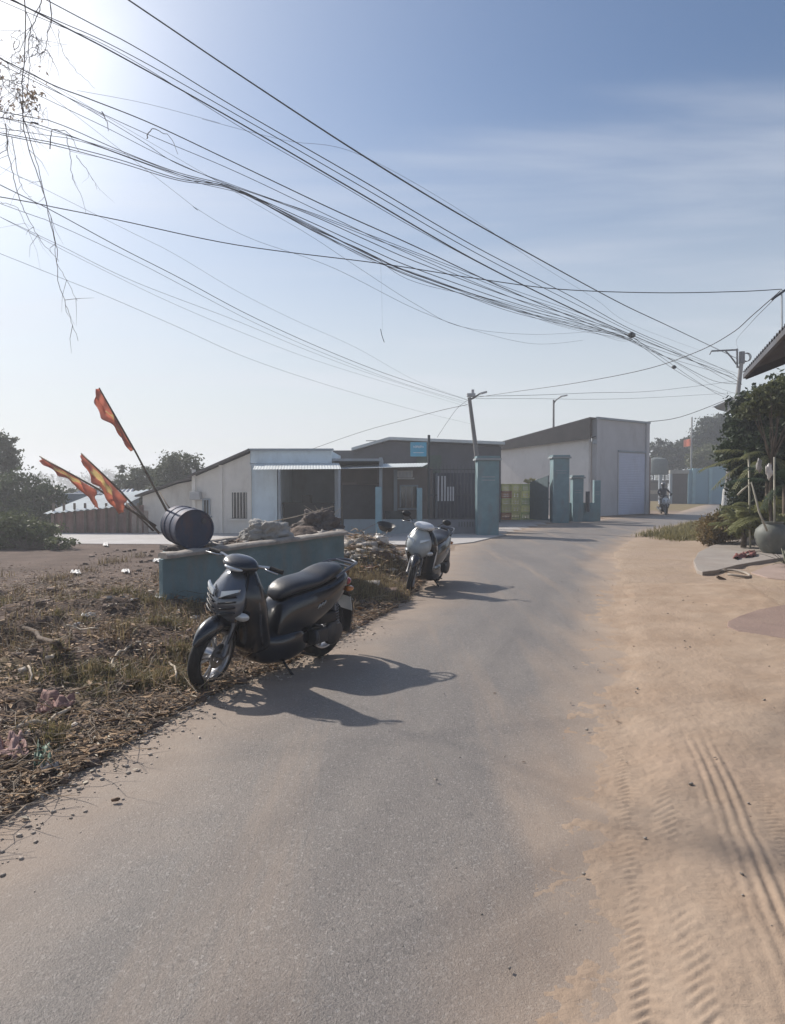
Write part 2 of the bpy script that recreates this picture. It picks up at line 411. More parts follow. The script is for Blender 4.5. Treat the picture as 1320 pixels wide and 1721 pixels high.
# concrete lane running left in front of the houses
h = shader('pale_concrete')
c = h.mix(h.rng(h.noise(.9, 6, .65), .35, .65), (.40, .38, .36), (.47, .45, .44)); c = h.mix(h.rng(h.noise(.35, 6, .7), .55, .7, 0, .5), c, (.33, .27, .22))
h.l.new(c, h.b.inputs['Base Color']); h.b.inputs['Roughness'].default_value = .85
h.l.new(h.bump(h.noise(30, 5, .7), .3, .01), h.b.inputs['Normal'])
M_CONC = h.m
mb = MB(); L_ = [(-60, 19.0), (-14, 18.9), (-9, 19.1), (-4, 18.9), (-1, 19.05), (1.3, 18.6), (2.2, 19.6), (3.2, 21.8), (3.6, 22.6)]; U_ = [(3.3, 23.3), (-60, 23.3)]
mb.add([(x, y, .03) for x, y in L_ + U_] + [(x, y, -.1) for x, y in L_ + U_], [tuple(range(11))] + [(k, k + 11, (k + 1) % 11 + 11, (k + 1) % 11) for k in range(11)])
path = mb.build('path', M_CONC, kind='structure')

# ------------------------------------------------------------------ loose sand with tyre tracks
yv = [1.2]
while yv[-1] < 13.5: yv.append(yv[-1] + max(.009, (yv[-1] - 1.0) * .0042))
yv = np.array(yv); uv = np.concatenate([np.arange(-.42, .95, .0085), np.linspace(.96, 2.6, 70)])
U, YY = np.meshgrid(uv, yv); E = .78 + (YY - 2.1) * .305; XX = E + U
XX = np.where(YY > 10.4, np.interp(YY, [10.4, 14], [3.3, 4.4]) + U + 0.0 - (3.3 - (.78 + 8.3 * .305)) * 0, XX)
Hh = (fbm(XX * 1.3, YY * 1.3, 51) - .45) * .0
Hh = .012 * sst(-.26, .24, U + (fbm(XX * 1.6, YY * .45, 61) - .5) * .45) - .0052 + (fbm(XX * 9, YY * 9, 65) - .5) * .006 * sst(.3, -.1, U) * sst(-.42, -.2, U)
Hh = Hh + (fbm(XX * 7, YY * 7, 63) - .5) * .012 + (fbm(XX * 40, YY * 40, 64) - .5) * .0035
amp = 1 - sst(4.6, 6.6, YY + (fbm(U * 4, YY * .8, 66) - .5) * 2.2)
wob = (fbm(YY * .55, YY * 0 + 2, 67) - .5) * .12
def groove(c, w, dp, sh=0.):
    return -dp * np.exp(-((U - c - wob * (1 + sh)) / w) ** 2)
tr = 0
for cc, w, dp in ((.36, .012, .011), (.415, .012, .012), (.47, .012, .011), (.525, .014, .009), (.29, .02, .006)): tr = tr + groove(cc, w, dp)
for cc in (.388, .443, .497): tr = tr - groove(cc, .013, .008)
tr = tr * (1 - sst(4.0, 5.0, YY + (fbm(U * 9, YY * 0, 68) - .5) * 1.5))
def lugs(c, w, dp, pitch, slant, seed, y1):
    m = np.exp(-((U - c - wob) / w) ** 4)
    ph = (YY + slant * np.abs(U - c - wob)) / pitch + fbm(U * 6, YY * 3, seed) * .9
    return m * dp * np.sin(ph * 2 * np.pi) * (.35 + .9 * fbm(U * 20, YY * 5, seed + 3)) * (1 - sst(y1 - 1, y1 + .4, YY))
tr = tr + lugs(-.04, .055, .009, .045, .5, 81, 6.2) + lugs(.17, .09, .007, .055, .8, 83, 4.0) * sst(.3, .6, fbm(U * 3 + 7, YY * 1.7, 99)) + lugs(.62, .05, .006, .034, 0, 85, 4.6) + lugs(.80, .06, .006, .034, 0, 88, 3.8) + lugs(.24, .03, .004, .03, 0, 89, 5.2)
brk = .30 + .75 * sst(.38, .62, fbm(U * 5, YY * 1.1, 95)) * (.6 + .6 * fbm(U * 30, YY * 14, 96)); Hh = Hh + tr * amp * .62 * brk + (fbm(XX * 22, YY * 22, 97) - .5) * .006 * amp + (fbm(XX * 60, YY * 60, 98) - .5) * .003
gb = ground_h(XX, YY)
border = np.minimum(sst(2.58, 2.1, U) if False else 1 - sst(2.0, 2.55, U), np.minimum(1 - sst(11, 13.2, YY), sst(1.2, 1.35, YY)))
zz = .004 + Hh + np.maximum(gb - .002, 0) * sst(-.2, .3, U) + .003
zz = zz * border + (-.06) * (1 - border)
a_, b_ = len(uv), len(yv); i, j = np.meshgrid(np.arange(a_ - 1), np.arange(b_ - 1)); a = (j * a_ + i).ravel()
h = shader('loose_sand')
c = h.mix(h.rng(h.noise(1.6, 6, .6), .35, .66), (.335, .245, .178), (.41, .315, .238))
c = h.mix(h.rng(h.noise(200, 3, .75), .52, .75, 0, .45), c, (.25, .175, .125))
c = h.mix(h.rng(h.noise(.8, 3, .5), .55, .7, 0, .4), c, (.39, .275, .20))
h.l.new(c, h.b.inputs['Base Color']); h.b.inputs['Roughness'].default_value = .95; h.b.inputs['Specular IOR Level'].default_value = .15
h.l.new(h.bump(h.noise(160, 4, .7), .45, .006, h.bump(h.noise(22, 5, .65), .3, .02)), h.b.inputs['Normal'])
M_SAND = h.m
raw('sandy_verge', np.stack([XX.ravel(), YY.ravel(), zz.ravel()], 1), np.stack([a, a + 1, a + a_ + 1, a + a_], 1), M_SAND, kind='structure', smooth=True)

def gz(x, y): return float(ground_h(np.array([x]), np.array([y]))[0])

# ------------------------------------------------------------------ foliage helper
def leaf_cloud(name, blobs, n, size, m, parent=None, kind=None, seed=0, aspect=2.0, droop=0., clump=40):
    "leaves gathered in clumps through the volume of several ellipsoids; blobs = (centre, radii)"
    r = np.random.RandomState(seed + 5)
    w = np.array([b[1][0] * b[1][1] * b[1][2] for b in blobs]) ** .8; w /= w.sum()
    nc = max(6, n // clump)
    bi = r.choice(len(blobs), nc, p=w)
    C = np.array([blobs[k][0] for k in bi]); Rr = np.array([blobs[k][1] for k in bi])
    d = r.normal(size=(nc, 3)); d /= np.linalg.norm(d, axis=1)[:, None]
    rad = r.uniform(.35, 1.08, nc) ** .6
    cc = C + d * Rr * rad[:, None]
    k = r.randint(0, nc, n); spread = Rr[k].mean(1) * r.uniform(.10, .26, nc)[k]
    pos = cc[k] + r.normal(size=(n, 3)) * spread[:, None] * np.array([1, 1, .7])
    ax = r.normal(size=(n, 3)); ax[:, 2] -= droop; ax /= np.linalg.norm(ax, axis=1)[:, None]
    bx = np.cross(ax, r.normal(size=(n, 3))); bx /= np.linalg.norm(bx, axis=1)[:, None]
    s = size * r.uniform(.5, 1.3, n)[:, None]
    a = ax * s * .5; b = bx * s * .5 / aspect
    V = np.stack([pos - a, pos - a * .1 + b, pos + a, pos - a * .1 - b], 1).reshape(-1, 3)
    Fq = np.arange(n * 4).reshape(-1, 4)
    return raw(name, V, Fq, m, parent, kind)
def leafmat(name, c1, c2, tr=.3, scale=1.2): return mat(name, c1, .6, col2=c2, scale=scale, trans=tr, spec=.3)
LEAF_FAR = leafmat('leaf_far', (.055, .07, .04), (.10, .115, .065))
LEAF_MID = leafmat('leaf_mid', (.035, .055, .022), (.085, .11, .045))
LEAF_OLIVE = leafmat('leaf_olive', (.07, .085, .035), (.13, .14, .06))
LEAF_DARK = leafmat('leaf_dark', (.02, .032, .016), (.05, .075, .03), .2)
LEAF_DRY = leafmat('leaf_dry', (.14, .095, .04), (.24, .18, .075))
BARK = mat('bark', (.11, .085, .065), .9, bump=.6, bscale=25, vary=.3)
def wiggle(p, q, n, amp, r=rnd):
    p, q = Vector(p), Vector(q); out = []
    for i in range(n + 1):
        t = i / n; o = Vector((r.uniform(-1, 1), r.uniform(-1, 1), r.uniform(-1, 1))) * amp * (0 if i in (0, n) else 1)
        out.append(p.lerp(q, t) + o)
    return out
def tree(label, base, blobs, n, size, leaf, name='tree', cat='tree', group=None, seed=0, trunk_r=.12, clump=40):
    base = Vector(base); t = thing(name, label, cat, base, group=group)
    rel = [((Vector(c) - base), r) for c, r in blobs]
    zc = sum(c.z for c, _ in rel) / len(rel)
    mb = MB(); rr = random.Random(seed)
    top = Vector((0, 0, max(.3, zc * .6)))
    mb.tube(wiggle((0, 0, -.1), top, 5, trunk_r * .5, rr), [trunk_r * (1 - .08 * i) for i in range(6)], 8)
    for c, r in rel:
        for q in range(3):
            e = c + Vector((rr.uniform(-1, 1) * r[0], rr.uniform(-1, 1) * r[1], rr.uniform(-.4, .8) * r[2])) * .75
            mb.tube(wiggle(top, e, 5, r[0] * .06, rr), [trunk_r * .5 * (1 - .16 * i) for i in range(6)], 5)
    mb.build('trunk', BARK, t, smooth=True)
    leaf_cloud('crown', [(tuple(c), r) for c, r in rel], n, size, leaf, t, seed=seed, clump=clump)
    return t
# ================================================================== SCOOTERS
NAVY = mat('navy_paint', (.006, .007, .012), .26, coat=.7, vary=.2, grime=(.035, .032, .03), gscale=9, gamt=.25)
NAVY_L = mat('blue_grey_paint', (.03, .036, .052), .22, metal=.2, coat=1.0, vary=.1, grime=(.06, .055, .05), gscale=9, gamt=.3)
BLK = mat('black_plastic', (.012, .012, .014), .5, grime=(.05, .045, .04), gscale=8, gamt=.35)
RUB = mat('rubber', (.015, .015, .016), .85, grime=(.12, .095, .07), gscale=8, gamt=.5, bump=.2, bscale=90)
ALU = mat('alloy', (.42, .42, .43), .35, metal=.9, grime=(.2, .18, .15), gscale=8, gamt=.4)
STEEL = mat('steel', (.5, .5, .5), .28, metal=1.)
VINYL = mat('seat_vinyl', (.022, .024, .032), .38, bump=.15, bscale=120, vary=.2, grime=(.07, .065, .06), gscale=8, gamt=.3)
GREYP = mat('grey_paint', (.36, .39, .40), .3, coat=.6, vary=.1, grime=(.2, .17, .14), gscale=4, gamt=.35)
WHITEP = mat('white_paint', (.72, .73, .74), .3, coat=.5, vary=.05, grime=(.45, .4, .34), gscale=4, gamt=.3)
REDL = mat('red_lens', (.32, .012, .012), .15, coat=1.)
AMB = mat('amber_lens', (.6, .2, .03), .2, coat=1.)
LENS = mat('clear_lens', (.55, .58, .6), .08, metal=.2, coat=1.)
MIRR = mat('mirror_glass_mat', (.8, .82, .85), .03, metal=1.)
RWH, WB = .275, .64
def selip(cx, cz, hx, hz, n=2.6, seg=28):
    out = []
    for k in range(seg):
        a = 2 * math.pi * k / seg; c, s = math.cos(a), math.sin(a)
        out.append((cx + hx * math.copysign(abs(c) ** (2 / n), c), cz + hz * math.copysign(abs(s) ** (2 / n), s)))
    return out
def loft_x(st, n=2.6, seg=28):
    mb = MB(); mb.rings([[(x, a, b) for a, b in selip(0, (zb + zt) / 2, hw, (zt - zb) / 2, n, seg)] for x, zb, zt, hw in st]); return mb
def loft_z(st, n=2.4, seg=28, yc=0):
    mb = MB(); mb.rings([[(a, b + yc, z) for a, b in selip((xf + xb) / 2, 0, (xf - xb) / 2, hw, n, seg)] for z, xf, xb, hw in st]); return mb
def make_scooter(name, label, loc, heading, lean, steer, paint, cowl, hcover, rack=True, group='motor scooters by the road', mirrors=True, slats=True, trim=None):
    root = thing(name, label, 'motor scooter', loc, (R(-lean), 0, heading), group)
    # steering axis
    p0 = Vector((WB, 0, RWH)); ax = Vector((-.36, 0, .93)).normalized()
    pv = Vector((.60, 0, .37))
    S = Matrix.Translation(pv) @ Matrix.Rotation(R(steer), 4, ax) @ Matrix.Translation(-pv)
    def wheel(cx, nm, rim_r, T, disc=True):
        M = T @ Matrix.Translation((cx, 0, RWH))
        w = .046
        hub = MB().lathe([(.0, -.05), (.045, -.05), (.045, .05), (.0, .05)], 20, 'Y', cap=False)
        o = hub.xf(M).build(nm, ALU, root, smooth=True, auto=40)
        ty = MB(); pr = []
        for k in range(14):
            a = math.pi * 2 * k / 14; pr.append((RWH - .048 + .048 * math.cos(a), w * math.sin(a) * 1.0))
        rings = []
        for k in range(48):
            b = 2 * math.pi * k / 48; rings.append([(r * math.sin(b), y, r * math.cos(b)) for r, y in pr])
        ty.rings(rings, closed=True)
        ty.xf(M).build('tyre', RUB, o, smooth=True)
        rm = MB(); pr = [(rim_r, -.04), (rim_r + .012, -.044), (rim_r + .012, .044), (rim_r, .04), (rim_r - .012, .02), (rim_r - .012, -.02)]
        rings = []
        for k in range(40):
            b = 2 * math.pi * k / 40; rings.append([(r * math.sin(b), y, r * math.cos(b)) for r, y in pr])
        rm.rings(rings, closed=True)
        for k in range(5):
            b = 2 * math.pi * k / 5 + .3
            for db in (-.13, .13):
                e = Vector((math.sin(b + db) * rim_r * .97, .012, math.cos(b + db) * rim_r * .97)); s0 = Vector((math.sin(b) * .035, .028, math.cos(b) * .035))
                rm.tube([s0, s0.lerp(e, .5) + Vector((0, .004, 0)), e], [.016, .012, .010], 6)
        rm.xf(M).build('rim', ALU, o, smooth=True, auto=35)
        if disc:
            d = MB().lathe([(.055, .050), (.10, .050), (.10, .055), (.055, .055)], 32, 'Y', cap=False)
            d.box((-.085, .06, .03), (.05, .04, .08)); d.xf(M).build('brake_disc', STEEL, o, auto=30)
        return o
    wheel(WB, 'front_wheel', .19, S)
    wheel(-WB, 'rear_wheel', .17, Matrix.Identity(4), False)
    # front fork
    fk = MB()
    for s in (1, -1):
        fk.tube([(WB, s * .085, RWH), (WB - .03, s * .085, RWH + .02), (WB - .10, s * .08, RWH + .22), (WB - .125, s * .06, RWH + .32)], [.026, .026, .022, .018], 10)
        fk.tube([(WB, s * .03, RWH), (WB, s * .105, RWH)], .018, 10)
    fk.xf(S).build('front_fork', mat('fork_grey', (.16, .16, .17), .4, metal=.6, grime=(.2, .17, .14), gamt=.3), root, smooth=True, auto=40)
    # fender
    fe = MB(); rings = []
    for k in range(19):
        t = k / 18; a = R(-62 + 138 * t); r_ = RWH + .035 + .012 * math.sin(t * math.pi)
        w_ = .075 * (0.25 + .75 * min(1, 4 * t) ** .6 * min(1, 5 * (1 - t) + .25) ** .5)
        ring = []
        for q in range(9):
            b = math.pi * q / 8; ring.append((WB + (r_ - .07 * (1 - math.sin(b))) * math.sin(-a + R(2)) * 1.0, w_ * math.cos(b), RWH + (r_ - .07 * (1 - math.sin(b))) * math.cos(a)))
        for q in range(9):
            b = math.pi * (8 - q) / 8; ring.append((WB + (r_ - .008 - .065 * (1 - math.sin(b))) * math.sin(-a + R(2)), (w_ - .006) * math.cos(b), RWH + (r_ - .008 - .065 * (1 - math.sin(b))) * math.cos(a)))
        rings.append(ring)
    # sin(-a) runs front(+x) for negative a
    fe.rings(rings); fe.xf(S).build('front_fender', paint, root, smooth=True, auto=50)
    # leg shield and front body
    sh = loft_z([(.21,.34,.08,.13),(.30,.39,.10,.185),(.40,.42,.15,.215),(.52,.48,.20,.24),(.64,.545,.235,.262),(.74,.565,.265,.255),(.84,.53,.30,.215),(.92,.475,.33,.15),(.985,.45,.355,.10)], 2.2)
    so_ = sh.build('front_body', paint, root, smooth=True, sub=1)
    # front cowl: raised centre plate with slats
    cw = loft_z([(.50,.56,.40,.06),(.555,.62,.42,.135),(.63,.65,.44,.185),(.71,.645,.44,.205),(.79,.605,.43,.185),(.87,.555,.41,.135),(.94,.505,.40,.085)], 1.75)
    co = cw.build('front_cowl', cowl, root, smooth=True, sub=1)
    sl_ = MB()
    for q, z in enumerate((.60, .645, .69, .735)):
        for s in (1, -1):
            pts = []
            for u in range(7):
                t = u / 6; y = s * (.03 + t * .135); xx = .5425 + .105 * (1 - (abs(y) / .20) ** 1.75) ** (1 / 1.75) + .002; pts.append((xx, y, z + .035 * t))
            sl_.tube(pts, .0075, 6)
    if slats: sl_.build('slat', BLK, co, smooth=True)
    for s in (1, -1):
        ls = MB(); rings = []
        for u in range(9):
            t = u / 8; y = s * (.045 + t * .135); xx = .5425 + .104 * max(0, 1 - (abs(y) / .207) ** 1.75) ** (1 / 1.75); z = .765 + .05 * t; w_ = .024 * (1 - .6 * t)
            rings.append([(xx - .01, y, z - w_), (xx + .006, y, z - w_ * .9), (xx - .002, y, z + w_), (xx - .02, y, z + w_)])
        ls.rings(rings).build('lamp_strip', LENS, co, smooth=True, auto=40)
    for s in (1, -1):
        MB().lathe([(0, -.012), (.03, -.008), (.034, .01), (0, .02)], 14, 'X', cap=False).xf(Matrix.Translation((.525, s * .175, .60)) @ Matrix.Rotation(R(s * 40), 4, 'Z') @ Matrix.Scale(1.7, 4, (0, 1, 0))).build('indicator', LENS, root, smooth=True)
    # side blade trim from cowl to floor
    for s in (1, -1):
      bl = MB(); bl.tube([(.44, s * .215, .80), (.42, s * .245, .70), (.385, s * .235, .55), (.33, s * .205, .42), (.29, s * .19, .33)], [.008, .013, .014, .012, .008], 6)
      bl.build('trim_blade', trim or NAVY_L, root, smooth=True)
    hs = MB(); hs.tube([(.43, .06, .97), (.52, .13, .90), (.56, .17, .72), (.58, .12, .50), (.60, .10, .38)], .006, 6); hs.xf(S).build('brake_hose', RUB, root, smooth=True)
    # floorboard and underbody
    fl = loft_x([(.33, .18, .42, .13), (.22, .13, .40, .185), (.08, .11, .37, .20), (-.05, .105, .40, .205), (-.16, .12, .42, .20), (-.26, .15, .36, .17), (-.34, .19, .36, .13)], 3.4)
    fl.build('floorboard', BLK if paint is not NAVY else NAVY, root, smooth=True, sub=1)
    # rear body under the seat
    rb = loft_x([(.09, .27, .42, .12), (.06, .24, .56, .15), (.01, .22, .665, .165), (-.08, .24, .70, .18), (-.22, .28, .735, .195), (-.38, .34, .75, .19), (-.54, .42, .765, .18), (-.68, .50, .785, .15), (-.80, .60, .80, .105), (-.87, .68, .80, .06)], 2.5)
    ro = rb.build('rear_body', paint, root, smooth=True, sub=1)
    for s in (1, -1):
        em = MB()
        for q in range(3): em.tube([(-.33 - q * .035, s * .189, .545 + q * .012), (-.36 - q * .035, s * .190, .585 + q * .012)], .006, 5)
        em.build('side_emblem', STEEL, ro, smooth=True)
    # seat
    se = loft_x([(.045,.63,.69,.06),(.015,.645,.745,.11),(-.10,.675,.80,.145),(-.28,.70,.81,.158),(-.40,.72,.815,.156),(-.46,.73,.85,.154),(-.56,.75,.885,.146),(-.68,.775,.895,.12),(-.76,.79,.875,.07)], 2.5)
    st = se.build('seat', VINYL, root, smooth=True, sub=1)
    # engine, swing arm, exhaust
    en = MB(); en.box((-.36, .05, .27), (.30, .15, .17)); en.lathe([(0, 0), (.10, 0), (.115, .03), (.115, .06), (.09, .075), (0, .08)], 24, 'Y', cap=False)
    k0 = len(en.v) - 24 * 6
    en.xf(Matrix.Translation((-WB + .02, .10, RWH)), k0)
    en.box((-.50, .14, .275), (.34, .06, .13)); en.tube([(-.30, .175, .29), (-.34, .178, .29)], .07, 16)
    en.build('engine', mat('engine_grey', (.07, .07, .075), .5, metal=.5, grime=(.16, .13, .1), gscale=6, gamt=.6), root, smooth=True, auto=35, bevel=.012)
    ex = MB().tube([(-.22, -.05, .2), (-.34, -.14, .18), (-.45, -.165, .24), (-.62, -.17, .29), (-.88, -.17, .36)], [.02, .022, .05, .06, .05], 14)
    ex.build('exhaust', BLK, root, smooth=True, auto=40)
    af = MB(); af.box((-.52, .12, .43), (.26, .10, .10)); af.build('air_filter_box', BLK, root, bevel=.02, smooth=True)
    for s in (1,):
        sk = MB(); p, q = Vector((-.66, .15, .30)), Vector((-.60, .135, .60)); sk.tube([p, q], .014, 8)
        pts = []
        for u in range(90):
            t = u / 89; c_ = p.lerp(q, .2 + .7 * t); a = t * 2 * math.pi * 8; pts.append(c_ + Vector((math.cos(a), math.sin(a), 0)) * .03)
        sk.tube(pts, .005, 5); sk.build('shock_absorber', mat('spring_grey', (.2, .2, .21), .4, metal=.6), root, smooth=True)
    # rear fender, plate, lights
    rf = MB(); rings = []
    for k in range(9):
        t = k / 8; a = R(35 + 75 * t); r_ = RWH + .07
        c_ = Vector((-WB - r_ * math.sin(a) * .95, 0, RWH + .04 + r_ * math.cos(a) + .06 * (1 - t)))
        w_ = .085 - .015 * t; nrm = Vector((-math.sin(a), 0, math.cos(a)))
        rings.append([c_ + Vector((0, y, 0)) + nrm * z for y, z in ((-w_, -.02), (-w_, 0), (0, .012), (w_, 0), (w_, -.02), (0, -.006))])
    rf.rings(rings).build('rear_fender', BLK, root, smooth=True, auto=60)
    MB().quadbox([(-.93, -.09, .42), (-.93, .09, .42), (-.885, .09, .56), (-.885, -.09, .56)], (-.006, 0, 0)).build('number_plate', mat('plate_white', (.6, .6, .58), .5), root)
    tl = loft_x([(-.80, .66, .74, .09), (-.88, .67, .745, .095), (-.915, .69, .735, .06)], 2.6); tl.build('tail_light', REDL, root, smooth=True, sub=1)
    for s in (1, -1): loft_x([(-.80, .63, .67, .03), (-.86, .63, .675, .028), (-.88, .64, .665, .015)], 2.2).xf(Matrix.Translation((0, s * .11, 0))).build('indicator', AMB, root, smooth=True)
    if rack:
        rk = MB()
        for s in (1, -1): rk.tube([(-.58, s * .15, .79), (-.68, s * .155, .845), (-.80, s * .14, .875), (-.91, s * .10, .885), (-.95, s * .03, .885), (-.95, 0, .885)], .013, 8)
        rk.tube([(-.86, -.12, .88), (-.86, .12, .88)], .011, 8); rk.tube([(-.78, -.13, .865), (-.78, .13, .865)], .011, 8)
        rk.build('grab_rail', mat('rail_grey', (.1, .11, .13), .35, metal=.5), root, smooth=True, auto=40)
    # steering head: handlebar, cover, headlight, mirrors, levers
    T = S
    hb = MB(); hb.tube([(.385, -.33, 1.0), (.40, -.22, 1.005), (.43, -.08, .985), (.43, .08, .985), (.40, .22, 1.005), (.385, .33, 1.0)], .013, 8)
    hb.tube([(.42, 0, .80), (.425, 0, .98)], .035, 12)
    ho = hb.xf(T).build('handlebar', STEEL, root, smooth=True)
    for s in (1, -1):
        MB().tube([(.395, s * .235, 1.004), (.384, s * .345, 1.0)], [.019, .018], 12).xf(T).build('grip', RUB, ho, smooth=True, auto=40)
        MB().tube([(.42, s * .20, 1.0), (.455, s * .24, 1.0), (.45, s * .34, .995)], [.007, .007, .006], 6).xf(T).build('brake_lever', STEEL, ho, smooth=True)
        if not mirrors: continue
        m_ = MB().tube([(.42, s * .19, 1.02), (.43, s * .23, 1.06), (.42, s * .27, 1.09)], .006, 6)
        mo = m_.xf(T).build('mirror', BLK, ho, smooth=True)
        Mm = T @ Matrix.Translation((.42, s * .31, 1.11)) @ Matrix.Rotation(R(-s * 12), 4, 'Z')
        sh2 = MB(); 
        for rr_, hh in ((.02, .028), (.6, .022), (.9, .012), (1., 0.), (.95, -.008), (.02, -.008)):
            sh2.v += [Vector((hh, rr_ * .068 * math.cos(2 * math.pi * k / 24), rr_ * .044 * math.sin(2 * math.pi * k / 24))) for k in range(24)]
        for i in range(5): sh2.f += [(i * 24 + k, i * 24 + (k + 1) % 24, (i + 1) * 24 + (k + 1) % 24, (i + 1) * 24 + k) for k in range(24)]
        sh2.xf(Mm).build('mirror_head', BLK, ho, smooth=True)
        MB().tube([(-.0095, 0, 0), (-.011, 0, 0)], 1.0, 24).xf(Mm @ Matrix.Diagonal((1, .058, .036, 1))).build('mirror_glass', MIRR, ho)
    hc = loft_z([(.925,.50,.36,.10),(.95,.565,.335,.14),(.985,.585,.33,.165),(1.02,.545,.345,.145),(1.05,.46,.37,.08)], 1.8)
    hco = hc.xf(T).build('handlebar_cover', hcover, root, smooth=True, sub=1)
    hl = loft_z([(.945, .57, .50, .05), (.957, .588, .50, .085), (.972, .594, .50, .09), (.984, .585, .50, .07)], 1.7)
    hl.xf(T).build('headlight', LENS, root, smooth=True, sub=1)
    # stands
    MB().tube([(.0, .12, .16), (-.01, .19, .09), (-.04, .262, .012), (-.075, .29, .008)], [.012, .011, .011, .014], 8).xf(Matrix.Identity(4)).build('side_stand', BLK, root, smooth=True)
    MB().tube([(-.38, .16, .11), (-.33, .13, .12), (-.18, .10, .17), (-.18, -.10, .17), (-.33, -.13, .12), (-.38, -.16, .11)], .011, 6).build('centre_stand', BLK, root, smooth=True)
    return root
fw, rw = G(352, 1157), G(538, 1104)
hd = math.atan2(fw.y - rw.y, fw.x - rw.x)
ctr = (fw + rw) / 2
make_scooter('motor_scooter', 'dark navy motor scooter on its side stand at the left road edge, nearest the camera', (ctr.x, ctr.y, .006), hd, 8, 16, NAVY, mat('cowl_grey', (.09, .10, .12), .18, metal=.3, coat=1.0, vary=.1), NAVY, mirrors=False)
f2 = G(690, 996); h2 = math.atan2(-1.2, -.46)
c2_ = f2 - Vector((math.cos(h2), math.sin(h2), 0)) * WB
make_scooter('motor_scooter', 'grey and white motor scooter parked at the roadside beyond the rubble pile', (c2_.x, c2_.y, .008), h2, 8, 14, NAVY, GREYP, WHITEP, slats=False, trim=WHITEP)

# ================================================================== BUILDINGS
CREAM = mat('cream_wall', (.76, .72, .66), .9, vary=.07, scale=2, bump=.15, bscale=40, grime=(.32, .27, .22), gscale=.9, gamt=.5)
PALEBLUE = mat('pale_blue_wall', (.68, .78, .84), .85, vary=.06, scale=2, grime=(.3, .32, .32), gscale=1.1, gamt=.4)
GREYW = mat('grey_wall', (.30, .34, .38), .9, vary=.1, scale=2, grime=(.15, .14, .13), gscale=1.2, gamt=.5)
TEAL = mat('teal_wall', (.17, .27, .30), .8, vary=.12, scale=3, grime=(.20, .19, .17), gscale=2.6, gamt=.65, bump=.3, bscale=30)
TEALL = mat('light_teal_wall', (.26, .42, .48), .8, vary=.1, scale=3, grime=(.24, .26, .25), gscale=1.6, gamt=.45)
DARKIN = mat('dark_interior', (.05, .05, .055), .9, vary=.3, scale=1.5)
ROOFD = mat('dark_roof_sheet', (.10, .09, .085), .75, vary=.2, scale=1.5, grime=(.18, .15, .13), gscale=.8, gamt=.5)
ROOFL = mat('pale_roof_sheet', (.60, .64, .64), .6, metal=.1, vary=.08, scale=1.5, grime=(.3, .27, .24), gscale=.8, gamt=.4)
WOOD = mat('grey_wood', (.15, .12, .095), .85, vary=.25, scale=8, bump=.4, bscale=40)
GLASSD = mat('dark_glass', (.03, .035, .04), .1, coat=1., vary=.2)
CANVAS = mat('brown_canvas', (.12, .10, .09), .9, vary=.2, scale=2)
def sheet(mb, p00, p10, p01, p11, pitch=.16, amp=.018, th=.004, rows=1, across=True):
    "corrugated sheet; waves run along p00->p01, repeat along p00->p10"
    p00, p10, p01, p11 = map(Vector, (p00, p10, p01, p11)); w = (p10 - p00).length; n = max(6, int(w / pitch * 6))
    nrm = (p10 - p00).cross(p01 - p00).normalized(); o = len(mb.v)
    for s in (0, 1):
        for i in range(n + 1):
            t = i / n; off = nrm * (amp * math.sin(2 * math.pi * t * w / pitch) - th * s)
            mb.v.append(p00.lerp(p10, t) + off); mb.v.append(p01.lerp(p11, t) + off)
    m = 2 * (n + 1)
    for i in range(n):
        a = o + 2 * i; mb.f.append((a, a + 2, a + 3, a + 1)); b = a + m; mb.f.append((b + 1, b + 3, b + 2, b))
    for i in range(n):
        a = o + 2 * i; mb.f.append((a, a + m, a + 2 + m, a + 2)); mb.f.append((a + 1, a + 3, a + 3 + m, a + 1 + m))
    return mb
def X_(px, d): return (px - 660) / F * d
def Zp(py, d): return P(660, py, d).z

# --- red corrugated shed, far left
REDS = mat('red_sheet', (.26, .16, .14), .75, vary=.25, scale=3, grime=(.13, .10, .09), gscale=2, gamt=.6)
D = 23.6
t = thing('tin_shed', 'low shed of faded red corrugated sheets with pale lean-to roof, left of the cream house', 'shed', (X_(160, D), D, 0))
def rel(o): return Vector(o.location)
mb = MB(); x0, x1 = X_(86, D) - t.location.x, X_(238, D) - t.location.x
sheet(mb, (x0, 0, 0), (x1, 0, 0), (x0, 0, Zp(864, D)), (x1, 0, Zp(849, D)), .2, .02); sheet(mb, (x1, 0, 0), (x1, 3, 0), (x1, 0, Zp(849, D)), (x1, 3, Zp(849, D)), .2, .02)
sheet(mb, (x0, 0, 0), (x0, 3, 0), (x0, 0, Zp(864, D)), (x0, 3, Zp(864, D)), .2, .02)
mb.build('wall', REDS, t)
mb = MB(); sheet(mb, (x0 - .1, -.35, Zp(864, D) + .02), (x1 - .5, -.35, Zp(851, D) + .02), (x0 - .1, 3, Zp(855, D) + .35), (x1 - .5, 3, Zp(840, D) + .35), .2, .02)
mb.build('roof', ROOFL, t)
mb = MB(); 
for q in range(9):
    xx = x0 + .1 + (x1 - x0 - .2) * q / 8; mb.box((xx, -.05, .5), (.06, .06, 1.0 + .0 * q))
mb.build('post', WOOD, t)
